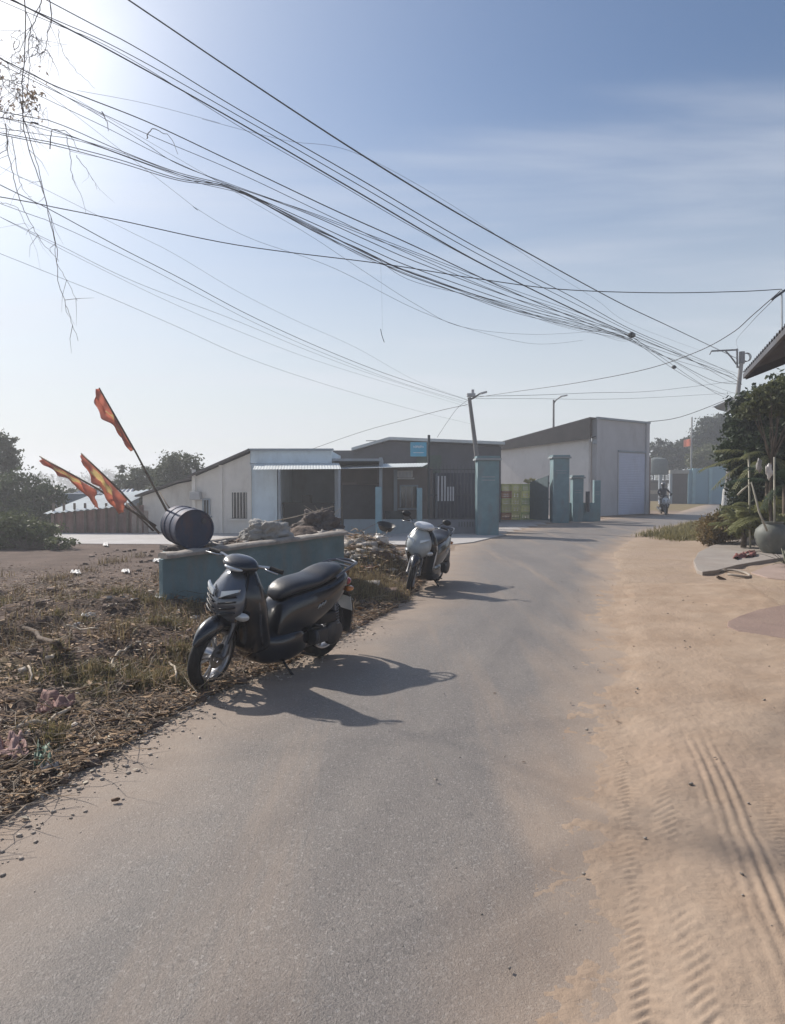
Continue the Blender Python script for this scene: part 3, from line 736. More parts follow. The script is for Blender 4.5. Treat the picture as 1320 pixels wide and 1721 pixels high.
for q, (pa, pb, top) in enumerate(((222, 229, 858), (233, 238, 860), (242, 249, 858))):
    bd = MB(); xa, xb = X_(pa, 23.1), X_(pb, 23.1); bd.box(((xa + xb) / 2, 23.1, Zp(top, 23.1) / 2), (xb - xa, .03, Zp(top, 23.1)))
    tag(bd.build('loose_board', mat('weathered_board', (.27, .22, .19), .85, vary=.3, scale=6), smooth=False), 'upright grey board leaning at the right end of the red shed, %s of three' % ('leftmost', 'middle one', 'rightmost')[q], 'board', 'boards at the end of the red shed')
# blue roofed building behind it
D = 29.0
t = thing('blue_roofed_house', 'low building with faded blue-grey sheet roof behind the red shed', 'building', (X_(150, D), D, 0))
x0, x1 = X_(88, D) - t.location.x, X_(196, D) - t.location.x
mb = MB(); mb.box(((x0 + x1) / 2, 1.5, .6), (x1 - x0 - .3, 3, 1.3)); mb.build('wall', GREYW, t)
mb = MB(); sheet(mb, (x0 - .3, -.4, Zp(850, D)), (x1 + .5, -.4, Zp(846, D)), (x0 + .2, 2, Zp(826, D)), (x1, 2, Zp(822, D)), .25, .02)
mb.build('roof', mat('blue_roof_sheet', (.16, .19, .25), .6, vary=.15, scale=1.5), t)

# --- cream house, long gabled side and lower annex
D = 23.3
t = thing('cream_house', 'low cream-walled house with sloping roofline and pale blue corner bay, behind the drum', 'house', (X_(420, D), D, 0))
ox = t.location.x
def outline(pts, m_, nm, depth=5.0, y0=0.0, par=None):
    par = par or t; mb = MB()
    pts3 = [(X_(px, D + y0) - ox, y0, max(0, Zp(py, D + y0)) if py < 899 else -.1) for px, py in pts]
    mb.quadbox(pts3, (0, depth, 0)); return mb.build(nm, m_, par)
outline([(240, 905), (328, 905), (328, 808), (300, 813), (240, 834)], CREAM, 'annex', 4.5, .5)
outline([(326, 905), (421, 905), (421, 762), (326, 802)], CREAM, 'wall', 6.0)
mb = MB(); a_ = [(X_(px, D) - ox, -.28, Zp(py, D)) for px, py in ((319, 803), (422, 758))]
mb.quadbox([a_[0], a_[1], (a_[1][0], a_[1][1], a_[1][2] + .07), (a_[0][0], a_[0][1], a_[0][2] + .07)], (0, 6.4, 0)); mb.build('roof', ROOFD, t)
mb = MB(); a_ = [(X_(px, D + .5) - ox, .2, Zp(py, D + .5)) for px, py in ((232, 835), (300, 811), (327, 805))]
mb.quadbox([a_[0], a_[1], a_[2], (a_[2][0], .2, a_[2][2] + .06), (a_[1][0], .2, a_[1][2] + .06), (a_[0][0], .2, a_[0][2] + .06)], (0, 5.0, 0)); mb.build('annex_roof', ROOFD, t)
def window(par, ox, px0, px1, py0, py1, d, bars=4, frame=GREYW, pane=GLASSD, yoff=0.):
    xa, xb, za, zb = X_(px0, d) - ox, X_(px1, d) - ox, Zp(py1, d), Zp(py0, d)
    w, hh = xb - xa, zb - za; c = ((xa + xb) / 2, yoff, (za + zb) / 2)
    mb = MB(); f = .05
    mb.box((c[0], yoff - .02, zb - f / 2), (w, .08, f)); mb.box((c[0], yoff - .04, za - f / 2 + .02), (w + .1, .13, f))
    for s in (-1, 1): mb.box((c[0] + s * (w / 2 - f / 2), yoff - .02, c[2]), (f, .08, hh - 2 * f))
    for q in range(bars): mb.box((xa + w * (q + 1) / (bars + 1), yoff - .03, c[2]), (.02, .02, hh - 2 * f))
    wo_ = mb.build('window', frame, par)
    MB().box((c[0], yoff - .004, c[2]), (w - .06, .02, hh - .06)).build('pane', pane, wo_)
window(t, ox, 388, 419, 825, 873, D, 5, CREAM)
window(t, ox, 341, 354, 838, 868, D, 1, GREYW)
mb = MB()
for px in (327, 372, 420): mb.box((X_(px, D) - ox, -.035, 1.1), (.11 if px != 420 else .14, .09, 2.3 - (.3 if px == 327 else 0)))
mb.build('pilaster', CREAM, t)
MB().box((X_(332, D) - ox, -.18, Zp(833, D)), (.34, .26, .26)).build('meter_box', mat('box_grey', (.4, .4, .4), .6), t, bevel=.02)
# pale blue bay with parapet, left jamb of the shop front
outline([(421.5, 905), (466, 905), (466, 780), (421.5, 780)], PALEBLUE, 'corner_bay', 6.0, -.02)
outline([(421.5, 779), (558, 779), (558, 758), (421.5, 758)], PALEBLUE, 'parapet', 4.0, -.02)
mb = MB(); xa, xb = X_(420, D) - ox, X_(560, D) - ox; mb.box(((xa + xb) / 2, -.05, Zp(757, D) + .02), (xb - xa + .05, .22, .07)); mb.build('coping', GREYW, t)
# shop interior (open room)
xa, xb = X_(466, D) - ox, X_(640, D) - ox
mb = MB(); mb.box(((xa + xb) / 2, 3.5, 1.2), (xb - xa, .1, 2.6)); mb.box((xb, 1.8, 1.2), (.1, 3.4, 2.6)); mb.box(((xa + xb) / 2, 1.8, 2.42), (xb - xa, 3.5, .08)); mb.build('back_room', GREYW, t)
MB().box((X_(566, D) - ox, .05, 1.1), (.12, .12, 2.4)).build('doorway_post', GREYW, t); MB().box((X_(470, D) - ox, .1, 1.1), (.1, .1, 2.4)).build('doorway_post', GREYW, t)
# awning
xa, xb = X_(441, D) - ox, X_(708, D) - ox
mb = MB(); sheet(mb, (xa, -1.5, Zp(789, D - 1.5)), (X_(574, D - 1.5) - ox, -1.5, Zp(788, D - 1.5)), (xa - .2, .0, Zp(778, D)), (X_(570, D) - ox, .0, Zp(778, D)), .09, .004)
mb.build('awning', ROOFL, t)
for px in (470, 571): MB().tube([(X_(px, D - 1.45) - ox, -1.45, 0), (X_(px, D - 1.45) - ox, -1.45, Zp(789, D - 1.45))], .035, 8).build('awning_post', GREYW, t)

# --- brown porch house in the middle
D = 24.6
t = thing('porch_house', 'shaded grey-brown porch house with thin pale awning, behind the low teal fence', 'house', (X_(640, D), D, 0)); ox = t.location.x
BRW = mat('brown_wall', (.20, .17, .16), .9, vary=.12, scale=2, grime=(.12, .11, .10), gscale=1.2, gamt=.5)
def bx(nm, m_, p0, p1, py0, py1, dep, y0=0., par=None, bev=0.):
    d = D + y0; xa, xb = X_(p0, d) - ox, X_(p1, d) - ox; za, zb = Zp(py1, d), Zp(py0, d)
    return MB().box(((xa + xb) / 2, y0 + dep / 2, (za + zb) / 2), (xb - xa, dep, zb - za)).build(nm, m_, par or t, bevel=bev)
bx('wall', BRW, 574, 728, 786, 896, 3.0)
bx('door', mat('door_grey', (.07, .07, .08), .7), 576, 632, 815, 893, .06, -.08)
bx('upper_panel', CANVAS, 576, 634, 789, 811, .05, -.07)
window(t, ox, 672, 703, 815, 855, D, 2, GREYW)
window(t, ox, 668, 694, 791, 804, D, 3, mat('white_frame', (.55, .55, .55), .6), mat('pale_pane', (.45, .47, .5), .3))
bx('pilaster', GREYW, 662, 668, 789, 896, .1, -.12)
mb = MB(); sheet(mb, (X_(560, D - 1.6) - ox, -1.6, Zp(788, D - 1.6)), (X_(711, D - 1.6) - ox, -1.6, Zp(784, D - 1.6)), (X_(562, D) - ox, 0, Zp(781, D)), (X_(722, D) - ox, 0, Zp(778, D)), .09, .004)
mb.build('awning', ROOFL, t)
bx('hanging_canvas', CANVAS, 600, 640, 811, 814, .6, -.7)
o = MB(); d = D - .4
o.quadbox([(X_(651, d), d, Zp(883, d)), (X_(681, d), d, Zp(883, d)), (X_(677, d), d + .1, Zp(859, d)), (X_(647, d), d + .1, Zp(859, d))], (0, .05, 0))
o.quadbox([(X_(655, d), d + .05, 0), (X_(657, d), d + .05, 0), (X_(657, d), d + .05, Zp(860, d)), (X_(655, d), d + .05, Zp(860, d))], (0, .05, 0))
o.quadbox([(X_(675, d), d + .05, 0), (X_(677, d), d + .05, 0), (X_(677, d), d + .05, Zp(860, d)), (X_(675, d), d + .05, Zp(860, d))], (0, .05, 0))
tag(o.build('notice_board', mat('dark_green_board', (.035, .05, .055), .6)), 'dark board on two legs standing in front of the porch wall', 'board')
# low furniture in the open shop
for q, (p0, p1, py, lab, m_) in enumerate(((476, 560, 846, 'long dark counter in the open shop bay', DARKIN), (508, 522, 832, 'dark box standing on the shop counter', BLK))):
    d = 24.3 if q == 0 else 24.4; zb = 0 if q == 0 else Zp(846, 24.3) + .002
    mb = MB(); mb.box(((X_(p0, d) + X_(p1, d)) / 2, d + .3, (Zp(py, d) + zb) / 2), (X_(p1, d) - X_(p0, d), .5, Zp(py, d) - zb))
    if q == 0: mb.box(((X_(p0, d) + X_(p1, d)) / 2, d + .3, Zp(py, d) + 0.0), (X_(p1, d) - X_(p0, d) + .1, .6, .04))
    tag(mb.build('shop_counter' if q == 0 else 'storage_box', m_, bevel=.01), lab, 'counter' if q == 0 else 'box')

# --- dark gabled building behind
D = 30
t = thing('dark_roofed_building', 'wide dark grey building with low pitched roof and pale roof edge, behind the porch house', 'building', (X_(720, D), D, 0)); ox = t.location.x
pts = [(560, 900), (842, 900), (842, 752), (838, 749), (655, 741), (600, 757), (560, 757)]
pts3 = [(X_(px, D) - ox, 0, max(-.1, Zp(py, D)) if py < 890 else -.1) for px, py in pts]
MB().quadbox(pts3, (0, 6, 0)).build('wall', mat('charcoal_wall', (.12, .12, .135), .9, vary=.15, scale=1.2, grime=(.06, .075, .075), gscale=.6, gamt=.5), t)
mb = MB()
for (a, b), (c, d_) in (((592, 758), (655, 740)), ((655, 740), (846, 748))):
    A, B = (X_(a, D) - ox, -.4, Zp(b, D)), (X_(c, D) - ox, -.4, Zp(d_, D)); mb.quadbox([A, B, (B[0], B[1], B[2] + .12), (A[0], A[1], A[2] + .12)], (0, 6.8, 0))
mb.build('roof', ROOFL, t)
MB().quadbox([(X_(616, D) - ox, -.3, Zp(742, D)), (X_(650, D) - ox, -.3, Zp(741.5, D)), (X_(650, D) - ox, -.3, Zp(740.5, D)), (X_(616, D) - ox, -.3, Zp(741, D))], (0, .1, 0)).build('roof_batten', ROOFD, t)
bx('fascia_panel', mat('green_panel', (.09, .12, .10), .8), 700, 742, 765, 797, .08, -.1)

# --- teal street fence with gate
D = 23.0
t = thing('street_fence', 'low grey-teal plastered fence wall with round-topped posts in front of the porch house', 'fence', (X_(650, D), D, 0)); ox = t.location.x
bx('wall', mat('fence_plaster', (.27, .32, .35), .85, vary=.1, scale=2, grime=(.15, .15, .15), gscale=1.5, gamt=.5), 578, 800, 873, 902, .16)
for a, b, tp in ((631, 642, 818), (701, 710, 820)): bx('fence_post', TEALL, a, b, tp, 902, .2, -.03, bev=.03)
t2 = thing('iron_gate', 'tall dark iron bar gate with white upright pickets, left of the tall teal pillar', 'gate', (X_(765, D), D, 0)); ox = t2.location.x
IRON = mat('gate_iron', (.06, .065, .08), .6, vary=.2, grime=(.12, .1, .09), gscale=6, gamt=.4)
WPK = mat('picket_white', (.42, .43, .46), .55, vary=.08)
d = D - .06
mb = MB()
for k in range(15):
    px = 722 + k * 5.9
    mb.tube([(X_(px, d) - ox, -.06, Zp(872, d)), (X_(px, d) - ox, -.06, Zp(786, d)), (X_(px, d) - ox, -.06, Zp(778, d))], [.012, .012, .003], 6)
for py in (789, 872, 832): mb.box((0 + (X_(763, d) - ox), -.06, Zp(py, d)), (X_(806, d) - X_(720, d), .04, .035))
mb.build('gate_bars', IRON, t2)
bx('gate_panel', mat('gate_panel_grey', (.17, .18, .21), .7, vary=.1, grime=(.12, .11, .1), gscale=2, gamt=.4), 720, 806, 873, 899, .03, -.07, par=t2)
mb = MB()
for k in range(7): mb.box((X_(772 + k * 4.6, d) - ox, -.085, Zp(881, d)), (.025, .012, .16))
mb.build('vent_slots', IRON, t2)
for k, px in enumerate((737, 743, 748, 753, 757.5, 762)):
    MB().box((X_(px, d) - ox, -.10, (Zp(842, d) + Zp(800 if k < 3 else 818, d)) / 2), (.045, .02, Zp(800 if k < 3 else 818, d) - Zp(842, d))).build('picket', WPK, t2)
D = 23.4
o = thing('boundary_screen', 'dark sheet screen behind the bars of the iron gate', 'screen', (X_(760, 25), 25, 0))
MB().box((0, 0, Zp(795, 25) / 2), (X_(812, 25) - X_(716, 25), .05, Zp(795, 25))).build('screen_sheet', mat('dark_sheet', (.06, .062, .085), .8, vary=.2, scale=1.5), o)
MB().box((-.55, -.04, 1.0), (.06, .06, 2.0)).build('screen_post', GREYW, o)
def pillar(px0, px1, pside, pyt, pyb, lab, m_=TEAL, capc=True, side=-1):
    g = G(px0, pyb); d = g.y; xa, xb = X_(px0, d), X_(px1, d); w = xb - xa; z = Zp(pyt, d)
    t = thing('gate_pillar', lab, 'gate pillar', ((xa + xb) / 2, d + w / 2, 0), group='teal gate pillars')
    MB().box((0, 0, z / 2 - .1), (w, w, z - .02)).build('shaft', m_, t, bevel=.015)
    if capc:
        MB().box((0, 0, z - .07), (w + .14, w + .14, .07)).build('cap', mat('cap_grey', (.30, .33, .34), .8, vary=.1, grime=(.2, .2, .19), gamt=.4), t, bevel=.01)
        mb = MB(); mb.box((0, 0, z + .0), (w + .05, w + .05, .065)); mb.build('cap_moulding', m_, t, bevel=.01)
    mb = MB()
    for q in range(2): mb.box((0, -w / 2 - .006, z - .62 - q * .1), (w * .62, .015, .03))
    mb.build('face_moulding', GREYW, t)
    return t
pillar(803, 839, 0, 768, 901, 'tall teal gate pillar with cap, right of the iron bar gate', TEAL)
pillar(930, 957, 0, 766, 879, 'tall teal gate pillar with cap, standing in front of the white warehouse wall', TEAL)
pillar(963, 981, 0, 800, 877, 'short teal pillar with cap, right beside the tall pillar at the warehouse', TEAL)
pillar(999, 1010, 0, 803, 876, 'narrow capless teal pillar at the front corner of the warehouse', TEAL, capc=False)
D = 31.2; t = thing('low_yard_wall', 'low teal wall linking the pillars in front of the warehouse', 'wall', (X_(980, D), D, 0)); ox = t.location.x
bx('wall', TEAL, 957, 1000, 845, 880, .15)
mb = MB(); d = D - .1; mb.tube([(X_(988, d) - ox, -.1, Zp(860, d)), (X_(988, d) - ox, -.1, Zp(826, d))], .09, 12); mb.build('pipe_stub', IRON, t)
# open gate leaf beside pillar
a, b = G(930, 879), G(914, 872)
t = thing('open_gate_leaf', 'dark teal sheet gate leaf swung open beside the tall pillar at the warehouse', 'gate', tuple(a + Vector((-.15, .2, 0))))
A = Vector((0, 0, 0)); B = Vector((-.45, 1.6, 0)); mb = MB(); zt = 2.0
mb.quadbox([A + Vector((0, 0, .1)), B + Vector((0, 0, .1)), B + Vector((0, 0, zt * .86)), A + Vector((0, 0, zt))], (-.04, 0, 0)); mb.build('leaf_panel', mat('dark_teal', (.07, .11, .125), .7, vary=.15), t)
mb = MB()
for zz_ in (.12, 1.0, 1.68): mb.tube([A + Vector((.012, 0, zz_)), B + Vector((.012, 0, zz_))], .03, 6)
mb.build('leaf_frame', IRON, t)

# --- warehouse
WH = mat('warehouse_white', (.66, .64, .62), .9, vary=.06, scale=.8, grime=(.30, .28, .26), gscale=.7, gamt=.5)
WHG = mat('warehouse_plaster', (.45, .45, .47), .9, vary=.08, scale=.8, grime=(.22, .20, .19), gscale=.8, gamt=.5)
SHUT = mat('shutter_blue', (.46, .50, .62), .6, vary=.05, scale=1, grime=(.22, .22, .25), gscale=.8, gamt=.4)
c0 = Vector((X_(1001, 36), 36, 0)); cR = Vector((X_(1088, 39), 39, 0)); cL = Vector((X_(842, 40), 40, 0))
z0, zR, zL = Zp(704, 36), Zp(709, 39), Zp(758, 40)
t = thing('warehouse', 'white-walled warehouse with deep dark sloping eave and blue-grey roller door', 'warehouse', tuple(c0))
lc = lambda v: Vector(v) - c0
bk = cR + (cL - c0)
def wallp(a, b, za, zb, th, nm, m_):
    n = (b - a).cross(Vector((0, 0, 1))).normalized() * th
    return MB().quadbox([lc(a), lc(b), lc(b) + Vector((0, 0, zb)), lc(a) + Vector((0, 0, za))], n).build(nm, m_, t)
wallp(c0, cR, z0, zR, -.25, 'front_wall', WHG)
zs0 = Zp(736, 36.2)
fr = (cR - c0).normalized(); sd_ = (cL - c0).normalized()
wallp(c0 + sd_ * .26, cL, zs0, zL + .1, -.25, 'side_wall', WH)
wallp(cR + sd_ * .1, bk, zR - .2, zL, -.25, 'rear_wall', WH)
# eave fascia and roof
ev = -fr * .0
outn = Vector((sd_.y, -sd_.x, 0)); outn = outn if outn.y < 0 else -outn
a0, a1 = c0 + sd_ * .05 + outn * .55, cL - outn * -.55 + sd_ * .6
mb = MB(); A, B = lc(a0), lc(cL + outn * .55 + sd_ * .7)
mb.quadbox([A + Vector((0, 0, z0 - 1.02)), B + Vector((0, 0, zL - .05)), B + Vector((0, 0, zL + .22)), A + Vector((0, 0, z0))], outn * -.05); mb.build('eave_fascia', mat('dark_eave', (.075, .065, .06), .85, vary=.2, scale=2), t)
mb = MB(); C_, D_ = lc(bk + sd_ * .7), lc(cR)
mb.add([A + Vector((0, 0, z0 + .01)), B + Vector((0, 0, zL + .23)), C_ + Vector((0, 0, zL + .23)), D_ + Vector((0, 0, zR - .1)), A + Vector((0, 0, z0 + .06)), B + Vector((0, 0, zL + .28)), C_ + Vector((0, 0, zL + .28)), D_ + Vector((0, 0, zR - .05))], [(0, 1, 2, 3), (4, 5, 6, 7), (0, 1, 5, 4), (1, 2, 6, 5), (2, 3, 7, 6), (3, 0, 4, 7)]); mb.build('roof', ROOFD, t)
mb = MB(); mb.quadbox([A + Vector((0, .1, z0 - 1.02)), B + Vector((0, .1, zL - .05)), lc(cL) + Vector((0, 0, zL + .05)), lc(c0) + Vector((0, 0, zs0 + .05))], (0, 0, .03)); mb.build('soffit', ROOFD, t)
# front coping, column strips, shutter
fn = Vector((fr.y, -fr.x, 0))
def onfront(s0, s1, zb, zt, th, nm, m_, lean=0., bev=0.):
    a, b = lc(c0 + fr * s0) + fn * .003, lc(c0 + fr * s1) + fn * .003
    return MB().quadbox([a + Vector((0, 0, zb)), b + Vector((0, 0, zb)), b + Vector((0, 0, zt)), a + Vector((0, 0, zt))], fn * th).build(nm, m_, t, bevel=bev)
Lf = (cR - c0).length
onfront(-.05, Lf + .05, z0 - .0, z0 + .1, .12, 'coping', GREYW)
onfront(Lf - .28, Lf, 0, z0, .1, 'column', WHG)
onfront(0, .3, 0, z0, .06, 'column', WHG)
onfront(Lf * .40, Lf - .28, 3.32, 3.40, .08, 'lintel', GREYW)
sh_ = MB(); nrm = fn
a, b = lc(c0 + fr * (Lf * .42)) + fn * .02, lc(c0 + fr * (Lf - .32)) + fn * .02
prof = []
zz_ = .05; k = 0
while zz_ < 3.3: prof.append((zz_, .0 if k % 2 == 0 else .010)); zz_ += .045; k += 1
sh_.v = []; 
for zq, off in prof: sh_.v += [a + fn * off + Vector((0, 0, zq)), b + fn * off + Vector((0, 0, zq))]
sh_.f = [(2 * i, 2 * i + 1, 2 * i + 3, 2 * i + 2) for i in range(len(prof) - 1)]
sh_.build('roller_shutter', SHUT, t)
onfront(Lf * .40, Lf * .415, 0, 3.3, .04, 'shutter_rail', WHG)
onfront(Lf + .02, Lf + .22, 0, 3.1, .05, 'side_pillar', mat('brown_pillar', (.22, .16, .15), .8))
# spotlight on the fascia corner
onfront(-.3, -.05, z0 - 1.25, z0 - 1.05, .1, 'wall_lamp', GREYW)

# --- yellow-green crates in the yard
CR1 = mat('crate_yellow', (.85, .80, .30), .55, vary=.08, grime=(.3, .27, .15), gscale=3, gamt=.4)
CR2 = mat('crate_green', (.50, .55, .22), .55, vary=.1, grime=(.2, .18, .1), gscale=3, gamt=.4)
CR3 = mat('crate_rust', (.55, .22, .10), .6, vary=.1)
def crate(m_):
    mb = MB(); w, d, hh, t_ = .42, .42, .32, .02
    for s in (-1, 1):
        for zz_, zh in ((.03, .06), (.12, .035), (.19, .035), (.27, .09)):
            mb.box((0, s * (d / 2 - t_ / 2), zz_ + 0), (w, t_, zh * .9)); mb.box((s * (w / 2 - t_ / 2), 0, zz_), (t_, d - 2 * t_, zh * .9))
        for s2 in (-1, 1): mb.box((s * (w / 2 - .012), s2 * (d / 2 - .012), hh / 2), (.05, .05, hh))
        mb.box((s * w / 6, -d / 2 + .004, hh / 2), (.03, .03, hh * .98)); mb.box((s * w / 6, d / 2 - .004, hh / 2), (.03, .03, hh * .98))
    mb.box((0, 0, .012), (w - .04, d - .04, .02)); return mb
ordn = ('bottom', 'second', 'third', 'fourth', 'top')
proto = {}
for ci, px in enumerate((851, 868, 885, 902)):
    for k in range(5):
        if ci == 3 and k == 4: continue
        m_ = CR3 if (ci, k) in ((0, 0), (3, 2), (0, 3)) else (CR2 if (ci == 3 or (ci == 2 and k % 2 == 0)) else CR1)
        if m_.name not in proto:
            o = crate(m_).build('crate', m_); proto[m_.name] = o
        else:
            o = proto[m_.name].copy(); COL.objects.link(o)
        o.location = (X_(px, 32.3) + (rnd.random() - .5) * .03, 32.3 + .1 * ci, .03 + k * .325); o.rotation_euler = (0, 0, (rnd.random() - .5) * .12)
        top = ordn[k] if k < 4 else 'top'
        cn_ = {'crate_yellow': 'pale yellow-green', 'crate_green': 'dull green', 'crate_rust': 'rust-red'}[m_.name]
        tag(o, f'{cn_} plastic crate, {top} of the {("leftmost", "second", "third", "rightmost")[ci]} stack in the warehouse yard', 'crate', 'crates stacked in the warehouse yard')
tag(leaf_cloud('yellow_sack', [((X_(893, 32.5), 32.5, 1.74 + .02), (.30, .2, .09))], 500, .12, mat('sack_yellow', (.5, .45, .2), .8), clump=50, seed=3), 'crumpled pale yellow sheet lying on top of the crate stacks', 'plastic sheet')

# --- sign on post
D = 23.6
t = thing('shop_sign', 'faded blue rectangular sign with pale lettering on a post above the street fence', 'sign', (X_(721, D), D, 0)); ox = t.location.x
MB().tube([(0, 0, 0), (0, 0, Zp(731, D))], .045, 10).build('sign_post', mat('post_dark', (.05, .06, .065), .7), t, smooth=True, auto=40)
bx('sign_board', mat('sign_blue', (.10, .40, .58), .6, vary=.08, scale=2, grime=(.25, .32, .38), gscale=3, gamt=.4), 690, 717, 743, 767, .04, -.08)
SGW = mat('sign_white', (.75, .8, .85), .6)
cxs = (X_(703.5, D - .08) - ox)
mb = MB(); sx = cxs - .17; sr = random.Random(3)
while sx < cxs + .17:
    w_ = sr.uniform(.010, .028); mb.box((sx + w_ / 2, -.086, Zp(751, D) + sr.uniform(-.008, .008)), (w_, .006, sr.uniform(.04, .085))); sx += w_ + sr.uniform(.010, .018)
mb.build('faded_lettering', SGW, t)
MB().box((cxs, -.086, Zp(761, D)), (.34, .008, .022)).build('sign_rule', SGW, t)

# --- far right: teal wall, gate, flag pole
D = 60
t = thing('teal_compound_wall', 'light teal compound wall with darker uprights across the far bend of the road', 'wall', (X_(1190, D), D, 0)); ox = t.location.x
TW = mat('far_teal', (.20, .34, .42), .8, vary=.06, scale=.6, grime=(.26, .33, .36), gscale=.6, gamt=.4)
pts = [(1157, 847), (1330, 842), (1330, 783), (1218, 783), (1157, 789)]
MB().quadbox([(X_(a, D) - ox, 0, max(Zp(b, D), 0) if b < 830 else -.2) for a, b in pts], (0, .2, 0)).build('wall', TW, t)
for a, b in ((1164, 1169), (1192, 1197), (1222, 1227)): bx('upright', TEALL, a, b, 787, 848, .15, -.16)
bx('coping', GREYW, 1157, 1228, 784, 787, .3, -.05) if False else None
t = thing('brown_gate', 'brown-grey sheet gate between grey posts, left of the far teal wall', 'gate', (X_(1140, D), D, 0)); ox = t.location.x
bx('gate_panel', mat('brown_gate_sheet', (.10, .09, .085), .8, vary=.2, scale=1, grime=(.16, .13, .11), gamt=.4), 1128, 1156, 796, 848, .1)
bx('gate_beam', mat('pale_beam', (.33, .33, .31), .8), 1126, 1158, 790, 796, .3, -.1)
bx('gate_post', GREYW, 1126, 1130, 796, 848, .2, -.08); bx('gate_post', GREYW, 1108, 1113, 798, 846, .2, -.08)
D = 70; t = thing('far_shed', 'small low grey shed glimpsed between the warehouse and the brown gate', 'shed', (X_(1104, D), D, 0)); ox = t.location.x
bx('wall', mat('far_shed_wall', (.16, .14, .13), .9, vary=.2, scale=1), 1088, 1122, 812, 846, 2.0); bx('roof', ROOFD, 1086, 1126, 807, 812, 2.6, -.3); bx('pale_panel', mat('pale_tan', (.36, .31, .26), .8), 1092, 1109, 824, 830, .05, -.06)
t = thing('water_tank', 'rounded pale grey water tank above the far shed behind the warehouse', 'water tank', (X_(1104, 72), 72, 0))
MB().lathe([(0, 2.6), (1.0, 2.6), (1.05, 2.8), (1.05, 3.9), (.9, 4.2), (.3, 4.35), (0, 4.36)], 24, 'Z', cap=False).build('tank', mat('tank_grey', (.12, .14, .14), .8), t, smooth=True, auto=40)
mb = MB()
for q in range(4): mb.tube([(math.cos(q * 1.57 + .78) * .8, math.sin(q * 1.57 + .78) * .8, 0), (math.cos(q * 1.57 + .78) * .8, math.sin(q * 1.57 + .78) * .8, 2.62)], .06, 6)
mb.build('tank_stand', IRON, t)
RED = mat('flag_red', (.74, .42, .34), .8, vary=.12, trans=.65, spec=.1); YEL = mat('flag_yellow', (.82, .72, .46), .8, trans=.6, spec=.1)
D = 54; t = thing('flag_pole', 'thin pale pole with a small red flag, behind the far teal wall', 'flag pole', (X_(1161, 62), 62, 0))
zt = Zp(701, 62); MB().tube([(0, 0, 0), (0, 0, zt)], [.09, .07], 8).build('pole', mat('pole_grey', (.26, .26, .26), .7), t, smooth=True)
def cloth(fn_, nu, nv, th=.004):
    mb = MB(); 
    for s in (0, 1):
        for i in range(nu + 1):
            for j in range(nv + 1):
                p = Vector(fn_(i / nu, j / nv)); mb.v.append(p + Vector((0, th * s, 0)))
    m = (nu + 1) * (nv + 1)
    for i in range(nu):
        for j in range(nv):
            a = i * (nv + 1) + j; mb.f.append((a, a + nv + 1, a + nv + 2, a + 1)); mb.f.append((m + a + 1, m + a + nv + 2, m + a + nv + 1, m + a))
    return mb
zf = Zp(744, 62)
cloth(lambda u, v: (-.05 - .62 * u, .05 * math.sin(u * 7), zf + .35 - .62 * v - .12 * u), 10, 6).build('flag', RED, t, smooth=True)
# ================================================================== TEAL TANK, DRUM, FLAGS
TANK = mat('tank_teal', (.13, .20, .22), .85, vary=.2, scale=3, grime=(.22, .19, .165), gscale=2.4, gamt=.75, bump=.3, bscale=25)
RIM = mat('tank_rim', (.30, .27, .24), .9, vary=.2, scale=5, grime=(.13, .10, .08), gscale=3, gamt=.6, bump=.5, bscale=30)
A = Vector((-2.60, 8.05, 0)); B = Vector((-.68, 10.05, 0)); e_ = Vector((-.36, 1.12, 0))
t = thing('concrete_tank', 'teal painted concrete tank with worn grey rim, full of soil, behind the nearest scooter', 'tank', tuple((A + B) / 2))
c0_ = (A + B) / 2; A, B = A - c0_, B - c0_; zA, zB = .76, .90
def slab(a, b, th, nm, m_, z0=-.3, za=zA, zb=zB, n=14):
    mb = MB(); nr = (b - a).cross(Vector((0, 0, 1))).normalized() * th; rings = []
    for k in range(n + 1):
        u = k / n; p = a.lerp(b, u); z = za + (zb - za) * u + (rnd.random() - .5) * .012; w = nr + nr * (rnd.random() - .5) * .15
        rings.append([p + Vector((0, 0, z0)), p + Vector((0, 0, z)), p + w + Vector((0, 0, z)), p + w + Vector((0, 0, z0))])
    return mb.rings(rings).build(nm, m_, t, bevel=.008)
slab(A, B, -.09, 'front_wall', TANK); slab(A + e_, B + e_, .09, 'rear_wall', TANK)
slab(A + e_ * .08, A + e_ * .94, .09, 'end_wall', TANK, zb=zA, za=zA); slab(B + e_ * .94, B + e_ * .08, .09, 'end_wall', TANK, za=zB, zb=zB)
def rim(a, b, za, zb, w=.16, hh=.055):
    mb = MB(); rings = []; n = 26; d = (b - a).normalized(); nn = Vector((-d.y, d.x, 0))
    for k in range(n + 1):
        u = k / n; p = a.lerp(b, u); z = za + (zb - za) * u + .004
        ww = w / 2 * (1 + .18 * mnoise.noise(p * 5)); h2_ = hh * (1 + .35 * mnoise.noise(p * 7 + Vector((3, 0, 0))))
        rings.append([p + nn * x + Vector((0, 0, z + y)) for x, y in ((-ww, .0), (-ww, h2_ * .6), (-ww * .7, h2_), (ww * .7, h2_ * 1.03), (ww, h2_ * .6), (ww, 0))])
    return mb.rings(rings).build('rim', RIM, t, smooth=True, auto=50)
rim(A + e_ * .04, B + e_ * .04, zA, zB, .2); rim(A + e_ * .97, B + e_ * .97, zA, zB); rim(B + e_ * .12, B + e_ * .90, zB, zB)
